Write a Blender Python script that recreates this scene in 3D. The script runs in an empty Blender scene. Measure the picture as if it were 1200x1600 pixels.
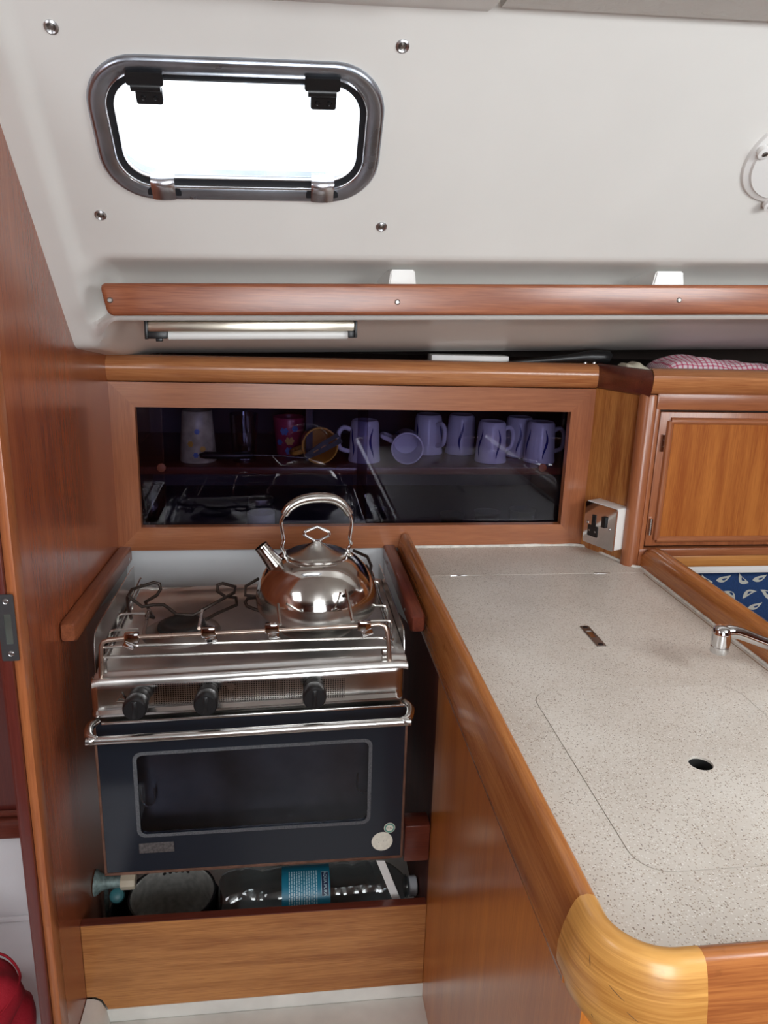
import bpy, bmesh, math, random
from mathutils import Vector, Matrix
random.seed(7)
PI = math.pi
SC = bpy.context.scene
COL = SC.collection

# ------------------------------------------------------------------ camera
F_PX = 1214.0
PITCH, YAW, ROLL = math.radians(15.635), math.radians(7.58), math.radians(-1.746)
CAM = Vector((0, 0, 1.40))
_f = Vector((math.sin(YAW)*math.cos(PITCH), math.cos(YAW)*math.cos(PITCH), -math.sin(PITCH)))
_r = Vector((math.cos(YAW), -math.sin(YAW), 0))
_d = _f.cross(_r)
RT = math.cos(ROLL)*_r + math.sin(ROLL)*_d
DN = -math.sin(ROLL)*_r + math.cos(ROLL)*_d
cd = bpy.data.cameras.new('camera')
cam = bpy.data.objects.new('camera', cd); COL.objects.link(cam)
mw = Matrix((RT, -DN, -_f)).transposed().to_4x4(); mw.translation = CAM
cam.matrix_world = mw
cd.sensor_fit = 'VERTICAL'; cd.sensor_height = 36.0; cd.lens = F_PX/1600.0*36.0
cd.clip_start = 0.02
SC.camera = cam

def at(px, py, Y=None, x=None, z=None):
    """the point of the place seen at a pixel, on the plane Y / x / z = value"""
    d = RT*((px-600)/F_PX) + DN*((py-800)/F_PX) + _f
    if Y is not None: t = (Y-CAM.y)/d.y
    elif x is not None: t = (x-CAM.x)/d.x
    else: t = (z-CAM.z)/d.z
    return CAM + d*t

# ------------------------------------------------------------------ world, lights, exposure
w = bpy.data.worlds.new('overcast_sky'); SC.world = w; w.use_nodes = True
nt = w.node_tree; bg = nt.nodes['Background']
tcw = nt.nodes.new('ShaderNodeTexCoord'); nz = nt.nodes.new('ShaderNodeTexNoise'); rp = nt.nodes.new('ShaderNodeValToRGB')
nz.inputs['Scale'].default_value = 2.2; nz.inputs['Detail'].default_value = 5
rp.color_ramp.elements[0].position = .35; rp.color_ramp.elements[0].color = (.80, .88, 1, 1)
rp.color_ramp.elements[1].position = .65; rp.color_ramp.elements[1].color = (1, 1, 1, 1)
nt.links.new(tcw.outputs['Generated'], nz.inputs['Vector']); nt.links.new(nz.outputs['Fac'], rp.inputs['Fac'])
nt.links.new(rp.outputs['Color'], bg.inputs['Color']); bg.inputs['Strength'].default_value = 2.6

def area(name, loc, target, sx, sy, power, color, portal=False):
    l = bpy.data.lights.new(name, 'AREA'); l.shape = 'RECTANGLE'; l.size = sx; l.size_y = sy
    l.energy = power; l.color = color
    o = bpy.data.objects.new(name, l); COL.objects.link(o); o.location = loc
    o.rotation_euler = (Vector(target)-Vector(loc)).to_track_quat('-Z', 'Y').to_euler()
    if portal: l.cycles.is_portal = True
    return o
area('companionway_light', (0.15, -1.00, 1.30), (0.10, 1.0, 0.75), 0.70, 0.85, 17.5, (.93, .97, 1))
area('saloon_hatch_light', (1.05, 0.05, 1.66), (0.60, 1.0, 0.9), 0.55, 0.55, 13.5, (.94, .98, 1))
area('cabin_light', (-0.85, 0.2, 1.55), (-0.7, 1.0, 0.3), 0.4, 0.4, 3.0, (.92, .95, 1))
SC.view_settings.view_transform = 'Standard'; SC.view_settings.look = 'None'
SC.view_settings.exposure = 0.25; SC.view_settings.gamma = 1.0
SC.view_settings.use_curve_mapping = False

# ------------------------------------------------------------------ materials
def new_mat(name):
    m = bpy.data.materials.new(name); m.use_nodes = True
    return m, m.node_tree.nodes, m.node_tree.links, m.node_tree.nodes['Principled BSDF']

def plain(name, col, rough=.5, metal=0, spec=.5, coat=0, noise=0, nscale=30, bump=0, bscale=200, emit=None):
    m, N, L, P = new_mat(name)
    P.inputs['Base Color'].default_value = (*col, 1); P.inputs['Roughness'].default_value = rough
    P.inputs['Metallic'].default_value = metal; P.inputs['Specular IOR Level'].default_value = spec
    P.inputs['Coat Weight'].default_value = coat; P.inputs['Coat Roughness'].default_value = .08
    tc = N.new('ShaderNodeTexCoord')
    if noise:
        n = N.new('ShaderNodeTexNoise'); n.inputs['Scale'].default_value = nscale; n.inputs['Detail'].default_value = 4
        r = N.new('ShaderNodeValToRGB')
        r.color_ramp.elements[0].position = .3; r.color_ramp.elements[1].position = .7
        r.color_ramp.elements[0].color = (*[c*(1-noise) for c in col], 1); r.color_ramp.elements[1].color = (*[min(1, c*(1+noise*.6)) for c in col], 1)
        L.new(tc.outputs['Object'], n.inputs['Vector']); L.new(n.outputs['Fac'], r.inputs['Fac']); L.new(r.outputs['Color'], P.inputs['Base Color'])
    if bump:
        n = N.new('ShaderNodeTexNoise'); n.inputs['Scale'].default_value = bscale; n.inputs['Detail'].default_value = 3
        b = N.new('ShaderNodeBump'); b.inputs['Strength'].default_value = bump; b.inputs['Distance'].default_value = .002
        L.new(tc.outputs['Object'], n.inputs['Vector']); L.new(n.outputs['Fac'], b.inputs['Height']); L.new(b.outputs['Normal'], P.inputs['Normal'])
    if emit:
        P.inputs['Emission Color'].default_value = (*emit[0], 1); P.inputs['Emission Strength'].default_value = emit[1]
    return m

def wood(name, light, dark, axis='x', rough=.3, coat=.35, fig=9, fibre=260, contrast=1.0, wear=0):
    """varnished timber: long figure plus fine fibres along one axis"""
    m, N, L, P = new_mat(name)
    tc = N.new('ShaderNodeTexCoord'); oi = N.new('ShaderNodeObjectInfo'); ad = N.new('ShaderNodeVectorMath'); ad.operation = 'ADD'
    sc = N.new('ShaderNodeVectorMath'); sc.operation = 'SCALE'; sc.inputs['Scale'].default_value = 7.0
    cmb = N.new('ShaderNodeCombineXYZ')
    for i in range(3): L.new(oi.outputs['Random'], cmb.inputs[i])
    L.new(cmb.outputs[0], sc.inputs[0]); L.new(tc.outputs['Object'], ad.inputs[0]); L.new(sc.outputs[0], ad.inputs[1])
    def stretched(s, along, detail, rough_):
        mp = N.new('ShaderNodeMapping'); v = [s, s, s]; 
        for c_ in axis: v['xyz'.index(c_)] = along
        mp.inputs['Scale'].default_value = v; L.new(ad.outputs[0], mp.inputs['Vector'])
        n = N.new('ShaderNodeTexNoise'); n.inputs['Scale'].default_value = 1; n.inputs['Detail'].default_value = detail; n.inputs['Roughness'].default_value = rough_
        n.inputs['Distortion'].default_value = .4
        L.new(mp.outputs[0], n.inputs['Vector']); return n
    n1 = stretched(fig*4, fig*.28, 3, .55); n2 = stretched(fibre*2.0, fibre*.07, 2, .6); n3 = stretched(fig*.6, fig*.25, 2, .5)
    a1 = N.new('ShaderNodeMath'); a1.operation = 'MULTIPLY'; a1.inputs[1].default_value = .48; L.new(n1.outputs['Fac'], a1.inputs[0])
    a2 = N.new('ShaderNodeMath'); a2.operation = 'MULTIPLY_ADD'; a2.inputs[1].default_value = .42; L.new(n2.outputs['Fac'], a2.inputs[0]); L.new(a1.outputs[0], a2.inputs[2])
    a3 = N.new('ShaderNodeMath'); a3.operation = 'MULTIPLY_ADD'; a3.inputs[1].default_value = .16; L.new(n3.outputs['Fac'], a3.inputs[0]); L.new(a2.outputs[0], a3.inputs[2])
    r = N.new('ShaderNodeValToRGB'); c = .115/contrast
    r.color_ramp.elements[0].position = .53-c; r.color_ramp.elements[0].color = (*dark, 1)
    r.color_ramp.elements[1].position = .53+c; r.color_ramp.elements[1].color = (*light, 1)
    L.new(a3.outputs[0], r.inputs['Fac'])
    colr = r.outputs['Color']
    if wear:
        nw = N.new('ShaderNodeTexNoise'); nw.inputs['Scale'].default_value = 38; nw.inputs['Detail'].default_value = 6; nw.inputs['Roughness'].default_value = .7
        L.new(ad.outputs[0], nw.inputs['Vector'])
        rw = N.new('ShaderNodeValToRGB'); rw.color_ramp.elements[0].position = .60; rw.color_ramp.elements[1].position = .74
        rw.color_ramp.elements[0].color = (0, 0, 0, 1); rw.color_ramp.elements[1].color = (wear, wear, wear, 1)
        mx = N.new('ShaderNodeMix'); mx.data_type = 'RGBA'; L.new(nw.outputs['Fac'], rw.inputs['Fac']); L.new(rw.outputs['Color'], mx.inputs['Factor'])
        L.new(colr, mx.inputs['A']); mx.inputs['B'].default_value = (*[x*.35 for x in dark], 1); colr = mx.outputs['Result']
    L.new(colr, P.inputs['Base Color'])
    b = N.new('ShaderNodeBump'); b.inputs['Strength'].default_value = .12; b.inputs['Distance'].default_value = .0008
    L.new(n2.outputs['Fac'], b.inputs['Height']); L.new(b.outputs['Normal'], P.inputs['Normal'])
    P.inputs['Roughness'].default_value = rough; P.inputs['Coat Weight'].default_value = coat; P.inputs['Coat Roughness'].default_value = .2
    P.inputs['Specular IOR Level'].default_value = .4
    return m

def steel(name, col, rough=.2, axis='x', brushed=.5, spots=0):
    m, N, L, P = new_mat(name)
    P.inputs['Metallic'].default_value = 1
    tc = N.new('ShaderNodeTexCoord'); mp = N.new('ShaderNodeMapping'); v = [900, 900, 900]; v['xyz'.index(axis)] = 12
    mp.inputs['Scale'].default_value = v; L.new(tc.outputs['Object'], mp.inputs['Vector'])
    n = N.new('ShaderNodeTexNoise'); n.inputs['Scale'].default_value = 1; n.inputs['Detail'].default_value = 2; L.new(mp.outputs[0], n.inputs['Vector'])
    n2 = N.new('ShaderNodeTexNoise'); n2.inputs['Scale'].default_value = 14; n2.inputs['Detail'].default_value = 5; L.new(tc.outputs['Object'], n2.inputs['Vector'])
    r = N.new('ShaderNodeMapRange'); r.inputs['To Min'].default_value = rough*(1-brushed*.5); r.inputs['To Max'].default_value = rough*(1+brushed)
    L.new(n2.outputs['Fac'], r.inputs['Value']); L.new(r.outputs[0], P.inputs['Roughness'])
    cr = N.new('ShaderNodeValToRGB'); cr.color_ramp.elements[0].position = .3; cr.color_ramp.elements[1].position = .7
    cr.color_ramp.elements[0].color = (*[c*(1-.35*spots-.1) for c in col], 1); cr.color_ramp.elements[1].color = (*col, 1)
    L.new(n2.outputs['Fac'], cr.inputs['Fac']); L.new(cr.outputs['Color'], P.inputs['Base Color'])
    b = N.new('ShaderNodeBump'); b.inputs['Strength'].default_value = .05*brushed; b.inputs['Distance'].default_value = .0005
    L.new(n.outputs['Fac'], b.inputs['Height']); L.new(b.outputs['Normal'], P.inputs['Normal'])
    return m

def glassy(name, tint, refl=.04, rough=.0, trans=1.0, backing=(0, 0, 0)):
    """thin sheet glass: tinted transparency under a fresnel reflection"""
    m, N, L, P = new_mat(name); N.remove(P)
    out = N['Material Output']
    t = N.new('ShaderNodeBsdfTransparent'); t.inputs['Color'].default_value = (*tint, 1)
    g = N.new('ShaderNodeBsdfGlossy'); g.inputs['Roughness'].default_value = rough
    lw = N.new('ShaderNodeLayerWeight'); lw.inputs['Blend'].default_value = .5
    pw = N.new('ShaderNodeMath'); pw.operation = 'POWER'; pw.inputs[1].default_value = 5; L.new(lw.outputs['Facing'], pw.inputs[0])
    mr = N.new('ShaderNodeMath'); mr.operation = 'MULTIPLY_ADD'; mr.inputs[1].default_value = .95; mr.inputs[2].default_value = .04+refl
    L.new(pw.outputs[0], mr.inputs[0])
    mx = N.new('ShaderNodeMixShader'); L.new(mr.outputs[0], mx.inputs[0])
    src = t.outputs[0]
    if trans < 1:
        d = N.new('ShaderNodeBsdfDiffuse'); d.inputs['Color'].default_value = (*backing, 1)
        m2 = N.new('ShaderNodeMixShader'); m2.inputs[0].default_value = trans; L.new(d.outputs[0], m2.inputs[1]); L.new(t.outputs[0], m2.inputs[2]); src = m2.outputs[0]
    L.new(src, mx.inputs[1]); L.new(g.outputs[0], mx.inputs[2]); L.new(mx.outputs[0], out.inputs['Surface'])
    return m

def speckled(name):
    m, N, L, P = new_mat(name)
    tc = N.new('ShaderNodeTexCoord')
    n0 = N.new('ShaderNodeTexNoise'); n0.inputs['Scale'].default_value = 7; n0.inputs['Detail'].default_value = 4
    r0 = N.new('ShaderNodeValToRGB'); r0.color_ramp.elements[0].color = (.60, .545, .48, 1); r0.color_ramp.elements[1].color = (.72, .675, .61, 1)
    r0.color_ramp.elements[0].position = .3; r0.color_ramp.elements[1].position = .7
    L.new(tc.outputs['Object'], n0.inputs['Vector']); L.new(n0.outputs['Fac'], r0.inputs['Fac'])
    col = r0.outputs['Color']
    for scale, lo, hi, c, seed in ((330, .09, .16, (.27, .21, .16), 0), (480, .12, .2, (.42, .34, .26), 5), (210, .05, .085, (.18, .15, .13), 9), (420, .10, .2, (.80, .77, .72), 13)):
        mp = N.new('ShaderNodeMapping'); mp.inputs['Location'].default_value = (seed, seed*.7, seed*.3); L.new(tc.outputs['Object'], mp.inputs['Vector'])
        v = N.new('ShaderNodeTexVoronoi'); v.inputs['Scale'].default_value = scale; v.inputs['Randomness'].default_value = 1; L.new(mp.outputs[0], v.inputs['Vector'])
        # only some of the cells carry a fleck
        sep = N.new('ShaderNodeSeparateColor'); L.new(v.outputs['Color'], sep.inputs[0])
        gt = N.new('ShaderNodeMath'); gt.operation = 'GREATER_THAN'; gt.inputs[1].default_value = .68; L.new(sep.outputs[0], gt.inputs[0])
        rr = N.new('ShaderNodeMapRange'); rr.inputs['From Min'].default_value = lo*2.2; rr.inputs['From Max'].default_value = hi*2.2; rr.inputs['To Min'].default_value = 1; rr.inputs['To Max'].default_value = 0
        L.new(v.outputs['Distance'], rr.inputs['Value'])
        mu = N.new('ShaderNodeMath'); mu.operation = 'MULTIPLY'; L.new(rr.outputs[0], mu.inputs[0]); L.new(gt.outputs[0], mu.inputs[1])
        mx = N.new('ShaderNodeMix'); mx.data_type = 'RGBA'; L.new(mu.outputs[0], mx.inputs['Factor']); L.new(col, mx.inputs['A']); mx.inputs['B'].default_value = (*c, 1); col = mx.outputs['Result']
    L.new(col, P.inputs['Base Color']); P.inputs['Roughness'].default_value = .33; P.inputs['Specular IOR Level'].default_value = .45
    n = N.new('ShaderNodeTexNoise'); n.inputs['Scale'].default_value = 18; n.inputs['Detail'].default_value = 5
    mr = N.new('ShaderNodeMapRange'); mr.inputs['To Min'].default_value = .22; mr.inputs['To Max'].default_value = .5
    L.new(tc.outputs['Object'], n.inputs['Vector']); L.new(n.outputs['Fac'], mr.inputs['Value']); L.new(mr.outputs[0], P.inputs['Roughness'])
    return m

def perforated(name):
    """polished steel with a printed field of tiny holes"""
    m = steel(name, (.62, .60, .58), .18, 'x', .5, .6); N = m.node_tree.nodes; L = m.node_tree.links; P = N['Principled BSDF']
    src = P.inputs['Base Color'].links[0].from_socket
    tc = N.new('ShaderNodeTexCoord'); sp = N.new('ShaderNodeSeparateXYZ'); L.new(tc.outputs['Object'], sp.inputs[0])
    def mth(op, a, b=None, c=None):
        n = N.new('ShaderNodeMath'); n.operation = op
        for i, q in enumerate((a, b, c)):
            if q is None: continue
            if isinstance(q, (int, float)): n.inputs[i].default_value = q
            else: L.new(q, n.inputs[i])
        return n.outputs[0]
    fx = mth('SUBTRACT', mth('FRACT', mth('MULTIPLY', sp.outputs[0], 300)), .5)
    fz = mth('SUBTRACT', mth('FRACT', mth('MULTIPLY', sp.outputs[2], 300)), .5)
    d = mth('ADD', mth('MULTIPLY', fx, fx), mth('MULTIPLY', fz, fz))
    dot = mth('LESS_THAN', d, .11)
    zone = mth('MULTIPLY', mth('GREATER_THAN', sp.outputs[0], -.135), mth('LESS_THAN', sp.outputs[0], .135))
    zone = mth('MULTIPLY', zone, mth('LESS_THAN', mth('ABSOLUTE', sp.outputs[2]), .0155))
    n = N.new('ShaderNodeTexNoise'); n.inputs['Scale'].default_value = 26; L.new(tc.outputs['Object'], n.inputs['Vector'])
    zone = mth('MULTIPLY', zone, mth('GREATER_THAN', n.outputs['Fac'], .38))
    mx = N.new('ShaderNodeMix'); mx.data_type = 'RGBA'; L.new(mth('MULTIPLY', dot, zone), mx.inputs['Factor']); L.new(src, mx.inputs['A']); mx.inputs['B'].default_value = (.02, .015, .014, 1)
    L.new(mx.outputs['Result'], P.inputs['Base Color'])
    return m

def gingham(name):
    m, N, L, P = new_mat(name)
    uv = N.new('ShaderNodeUVMap'); sp = N.new('ShaderNodeSeparateXYZ'); L.new(uv.outputs[0], sp.inputs[0])
    def stripe(s, k, th):
        a = N.new('ShaderNodeMath'); a.operation = 'MULTIPLY'; a.inputs[1].default_value = k; L.new(s, a.inputs[0])
        f = N.new('ShaderNodeMath'); f.operation = 'FRACT'; L.new(a.outputs[0], f.inputs[0])
        g = N.new('ShaderNodeMath'); g.operation = 'LESS_THAN'; g.inputs[1].default_value = th; L.new(f.outputs[0], g.inputs[0]); return g.outputs[0]
    ad = N.new('ShaderNodeMath'); ad.operation = 'ADD'; L.new(stripe(sp.outputs[0], 34, .33), ad.inputs[0]); L.new(stripe(sp.outputs[1], 16, .33), ad.inputs[1])
    r = N.new('ShaderNodeValToRGB'); r.color_ramp.interpolation = 'CONSTANT'
    e = r.color_ramp.elements; e[0].color = (.78, .68, .72, 1); e[1].position = .26; e[1].color = (.62, .20, .28, 1)
    e2 = e.new(.76); e2.color = (.50, .05, .13, 1)
    h = N.new('ShaderNodeMath'); h.operation = 'MULTIPLY'; h.inputs[1].default_value = .5; L.new(ad.outputs[0], h.inputs[0]); L.new(h.outputs[0], r.inputs['Fac'])
    L.new(r.outputs['Color'], P.inputs['Base Color']); P.inputs['Roughness'].default_value = .9
    return m

def vinyl(name):
    m, N, L, P = new_mat(name)
    P.inputs['Base Color'].default_value = (.74, .73, .69, 1); P.inputs['Roughness'].default_value = .5
    tc = N.new('ShaderNodeTexCoord'); v = N.new('ShaderNodeTexVoronoi'); v.feature = 'DISTANCE_TO_EDGE'; v.inputs['Scale'].default_value = 60
    n = N.new('ShaderNodeTexNoise'); n.inputs['Scale'].default_value = 40; n.inputs['Detail'].default_value = 4
    L.new(tc.outputs['Object'], n.inputs['Vector'])
    mx = N.new('ShaderNodeMix'); mx.data_type = 'VECTOR'; mx.inputs['Factor'].default_value = .05
    L.new(tc.outputs['Object'], mx.inputs['A']); L.new(n.outputs['Color'], mx.inputs['B']); L.new(mx.outputs['Result'], v.inputs['Vector'])
    b = N.new('ShaderNodeBump'); b.inputs['Strength'].default_value = .6; b.inputs['Distance'].default_value = .002
    L.new(v.outputs['Distance'], b.inputs['Height']); L.new(b.outputs['Normal'], P.inputs['Normal'])
    return m

MT = {}
MT['gel'] = plain('white_gelcoat', (.80, .785, .75), .32, noise=.035, nscale=5, coat=.1)
MT['gel_floor'] = plain('white_moulding', (.74, .73, .68), .4, noise=.12, nscale=14)
MT['cabin_white'] = plain('white_cabin_lining', (.72, .72, .74), .5, noise=.04, nscale=10)
MT['laminate'] = plain('white_laminate', (.70, .72, .74), .35, noise=.04, nscale=8)
MT['vinyl'] = vinyl('textured_vinyl')
MT['w_bulk'] = wood('mahogany_veneer_upright', (0.375, 0.106, 0.042), (0.231, 0.055, 0.024), 'z', .26, .5, 5, 220, .8)
MT['w_edge'] = wood('worn_mahogany_edge', (0.450, 0.150, 0.050), (0.275, 0.074, 0.026), 'z', .35, .3, 7, 240, .9, .35)
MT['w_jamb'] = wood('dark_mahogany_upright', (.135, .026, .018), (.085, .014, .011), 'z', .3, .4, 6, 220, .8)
MT['w_dark'] = wood('dark_mahogany', (.17, .038, .020), (.09, .018, .011), 'x', .3, .4, 7, 220, .9)
MT['w_recess'] = wood('dark_mahogany_recess', (.13, .030, .018), (.07, .015, .010), 'z', .6, 0, 7, 220, .9)  # matt dark red-brown mahogany of the stove recess
MT['w_bar'] = wood('mahogany_bar', (.27, .085, .036), (.15, .04, .018), 'y', .35, .3, 9, 240, 1.0, .3)
MT['w_darky'] = wood('dark_mahogany_deep', (.20, .045, .022), (.10, .02, .012), 'y', .3, .4, 7, 220, .9, .3)
MT['w_frame'] = wood('mahogany_board', (0.396, 0.144, 0.059), (0.258, 0.081, 0.032), 'x', .32, .35, 8, 240, .9)
MT['w_framez'] = wood('mahogany_stile', (0.372, 0.129, 0.052), (0.240, 0.074, 0.029), 'z', .32, .35, 8, 240, .9)
MT['w_rail'] = wood('mahogany_rail', (0.388, 0.134, 0.061), (0.213, 0.060, 0.028), 'x', .3, .4, 10, 260, 1.1)
MT['w_cap'] = wood('golden_mahogany_rail', (0.528, 0.224, 0.084), (0.336, 0.113, 0.040), 'x', .26, .5, 8, 240, 1.0)
MT['w_teak'] = wood('striped_teak_veneer', (0.494, 0.213, 0.059), (0.265, 0.081, 0.022), 'z', .3, .4, 16, 300, 1.15)
MT['w_panel'] = wood('orange_teak_panel', (0.582, 0.201, 0.036), (0.392, 0.109, 0.019), 'z', .28, .5, 6, 260, .9)
MT['w_door'] = wood('teak_door_panel', (0.471, 0.162, 0.038), (0.299, 0.081, 0.019), 'z', .3, .4, 9, 260, 1.0)
MT['w_draw'] = wood('plywood_drawer_front', (0.488, 0.215, 0.067), (0.281, 0.099, 0.028), 'x', .38, .25, 9, 280, 1.1)
MT['w_fid'] = wood('varnished_teak_fiddle', (0.529, 0.206, 0.055), (0.310, 0.094, 0.026), 'y', .27, .5, 9, 240, .85, .35)
MT['w_fidx'] = wood('varnished_teak_front_fiddle', (0.438, 0.156, 0.044), (0.237, 0.065, 0.020), 'x', .27, .55, 9, 240, 1.1, .3)
MT['w_blond'] = wood('worn_blond_corner', (.70, .36, .095), (.46, .20, .045), 'xy', .36, .35, 11, 220, 1.2, .2)
MT['w_trim'] = wood('light_teak_trim', (.56, .25, .07), (.40, .155, .042), 'x', .35, .3, 8, 240, .9)
MT['w_floor'] = wood('teak_sole', (.12, .06, .03), (.07, .035, .018), 'x', .4, .2)
MT['steel'] = steel('polished_steel', (.74, .73, .71), .19, 'x', .6, .35)
MT['tray'] = steel('hob_steel', (.80, .79, .77), .34, 'x', .6, .35)
MT['steel_b'] = steel('brushed_steel', (.60, .59, .57), .27, 'x', .7, .4)
MT['steel_d'] = steel('stained_steel', (.42, .40, .38), .3, 'y', .7, .8)
MT['kettle'] = steel('kettle_steel', (.62, .59, .56), .09, 'z', .5, .15)
MT['kettle_b'] = steel('kettle_brushed_band', (.60, .58, .55), .2, 'z', .6, .2)
MT['chrome'] = steel('chrome', (.72, .72, .73), .06, 'x', .4, .15)
MT['chrome_p'] = steel('pitted_chrome', (.50, .54, .61), .25, 'x', .8, .7)
MT['latch'] = steel('latch_chrome', (.74, .75, .80), .22, 'x', .5, .2)
MT['alu'] = steel('brushed_aluminium', (.80, .74, .62), .28, 'x', .5, .1)  # gold reflection on the lamp housing is put into the metal colour
MT['perf'] = perforated('perforated_steel')
MT['wire'] = plain('sooty_wire', (.055, .042, .036), .4, .7)
MT['wire_s'] = steel('wire_steel', (.62, .60, .57), .2, 'x', .5, .5)
MT['wire_c'] = steel('heat_tinted_wire', (.55, .43, .36), .25, 'x', .5, .4)
MT['black'] = plain('black_plastic', (.007, .007, .008), .36)
MT['blackg'] = plain('black_gloss', (.010, .010, .012), .15)
MT['rubber'] = plain('black_gasket', (.010, .012, .016), .45)
MT['cast'] = plain('burner_cast', (.03, .028, .027), .5, .5, noise=.4, nscale=60)
MT['navy'] = plain('navy_enamelled_glass', (.011, .015, .023), .10, spec=.5)
MT['cavity'] = plain('oven_cavity', (.012, .012, .014), .5)
MT['oven_pane'] = glassy('oven_window_glass', (.62, .66, .74), .0)
MT['dots'] = plain('dotted_border_print', (.10, .105, .115), .4, noise=.8, nscale=900)
MT['copper'] = plain('brown_edge_strip', (.22, .12, .085), .35, .6, noise=.3, nscale=60)
MT['cream'] = plain('cream_sticker', (.72, .70, .60), .5, noise=.12, nscale=160)
MT['green'] = plain('green_sticker', (.10, .28, .22), .5)
MT['badge'] = plain('grey_badge', (.13, .12, .12), .35, .5, noise=.5, nscale=260)
MT['white_p'] = plain('white_plastic', (.80, .79, .77), .35)
MT['diffuser'] = plain('lamp_diffuser', (.80, .80, .78), .4)
MT['seal'] = plain('white_sealant', (.78, .76, .71), .5, noise=.25, nscale=70)
MT['top'] = speckled('speckled_laminate')
MT['dark_lining'] = plain('dark_locker_lining', (.05, .032, .026), .7)  # even dark brown for locker insides and the hull behind them
MT['cab_in'] = plain('cupboard_lining', (.07, .055, .075), .6)  # purple haze seen in the smoked glass is put into this lining colour
MT['tint'] = glassy('smoked_glass', (.60, .59, .70), -.014)
MT['pane'] = glassy('porthole_glass', (.97, .98, .98), .0)
MT['clear'] = glassy('drinking_glass', (.80, .82, .86), .05)
MT['mugw'] = plain('white_stoneware', (.80, .78, .84), .25, noise=.04, nscale=30)
MT['mugb'] = plain('blue_glaze', (.02, .03, .22), .25)
MT['mugy'] = plain('yellow_glaze', (.75, .36, .05), .3)
MT['mugp'] = plain('pink_flower_print', (.45, .04, .10), .3)
MT['mugc'] = plain('cream_glaze', (.62, .55, .36), .3, noise=.35, nscale=55)
MT['flow1'] = plain('flower_yellow', (.75, .42, .06), .4)
MT['flow2'] = plain('flower_blue', (.12, .22, .55), .4)
MT['towel'] = gingham('pink_check_cloth')
MT['cloth'] = plain('cream_cloth', (.62, .58, .46), .9, noise=.15, nscale=80)
MT['cush'] = plain('navy_upholstery', (.010, .045, .15), .85, bump=.3, bscale=600, noise=.2, nscale=300)
MT['leaf'] = plain('cream_leaf_print', (.52, .53, .47), .9)
MT['red'] = plain('red_fabric', (.40, .008, .022), .85, bump=.35, bscale=260, noise=.15, nscale=12)
MT['petg'] = glassy('clear_bottle_plastic', (.72, .76, .78), .05, .04)
MT['water'] = plain('bag_plastic_black', (.008, .009, .014), .16)
MT['label'] = plain('teal_bottle_label', (.010, .17, .27), .4)
MT['ink'] = plain('pale_ink', (.45, .62, .68), .5)
MT['navyink'] = plain('navy_ink', (.01, .02, .06), .5)
MT['pan'] = plain('dark_nonstick', (.018, .018, .019), .28, .3)
MT['pan_in'] = plain('pan_grey_lining', (.5, .5, .47), .28, .5, noise=.25, nscale=90)
MT['brass'] = plain('verdigris_valve', (.20, .27, .26), .6, .3, noise=.5, nscale=120)
MT['teal'] = plain('teal_valve_knob', (.03, .14, .16), .45)
MT['beige'] = plain('beige_connector', (.56, .48, .36), .5)
MT['screw'] = steel('screw_steel', (.55, .55, .56), .3, 'x', .4, .3)
MT['dark'] = plain('dark_hole', (.006, .006, .006), .8)

# ------------------------------------------------------------------ mesh helpers
def obj(name, bm, mat, parent=None, smooth=35, kind=None, label=None):
    """one mesh object; vertices come in place coordinates and get their own origin"""
    vs = bm.verts
    lo = Vector((min(v.co.x for v in vs), min(v.co.y for v in vs), min(v.co.z for v in vs)))
    hi = Vector((max(v.co.x for v in vs), max(v.co.y for v in vs), max(v.co.z for v in vs)))
    c = (lo+hi)/2
    for v in vs: v.co -= c
    bmesh.ops.recalc_face_normals(bm, faces=bm.faces)
    me = bpy.data.meshes.new(name); bm.to_mesh(me); bm.free()
    if smooth:
        me.polygons.foreach_set('use_smooth', [True]*len(me.polygons)); me.set_sharp_from_angle(angle=math.radians(smooth))
    me.materials.append(mat if not isinstance(mat, str) else MT[mat])
    o = bpy.data.objects.new(name, me); COL.objects.link(o)
    wp = Vector((0, 0, 0)); p = parent
    while p is not None: wp += p.location; p = p.parent
    o.location = c-wp; o.parent = parent
    if kind: o['kind'] = kind
    if label: o['label'] = label
    return o

def thing(name, label, cat, loc=(0, 0, 0), group=None):
    o = bpy.data.objects.new(name, None); COL.objects.link(o); o.location = loc; o.empty_display_size = .02
    o['label'] = label; o['category'] = cat
    if group: o['group'] = group
    return o

def tag(o, label, cat, group=None):
    o['label'] = label; o['category'] = cat
    if group: o['group'] = group
    return o

def struct(o, label=None):
    o['kind'] = 'structure'
    if label: o['label'] = label
    return o

def copy_tree(o, parent=None):
    c = o.copy(); COL.objects.link(c); c.parent = parent
    for ch in list(o.children): copy_tree(ch, c)
    return c

def B(): return bmesh.new()

def merge(bm, tmp):
    me = bpy.data.meshes.new('tmp'); tmp.to_mesh(me); tmp.free(); bm.from_mesh(me); bpy.data.meshes.remove(me); return bm

def box(bm, x0, x1, y0, y1, z0, z1, bev=0, seg=2, mat=None):
    t = bmesh.new(); bmesh.ops.create_cube(t, size=1)
    for v in t.verts: v.co = Vector(((x0+x1)/2+v.co.x*(x1-x0), (y0+y1)/2+v.co.y*(y1-y0), (z0+z1)/2+v.co.z*(z1-z0)))
    if bev: bmesh.ops.bevel(t, geom=list(t.edges), offset=bev, segments=seg, profile=.5, affect='EDGES')
    if mat is not None: t.transform(mat)
    return merge(bm, t)

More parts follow.
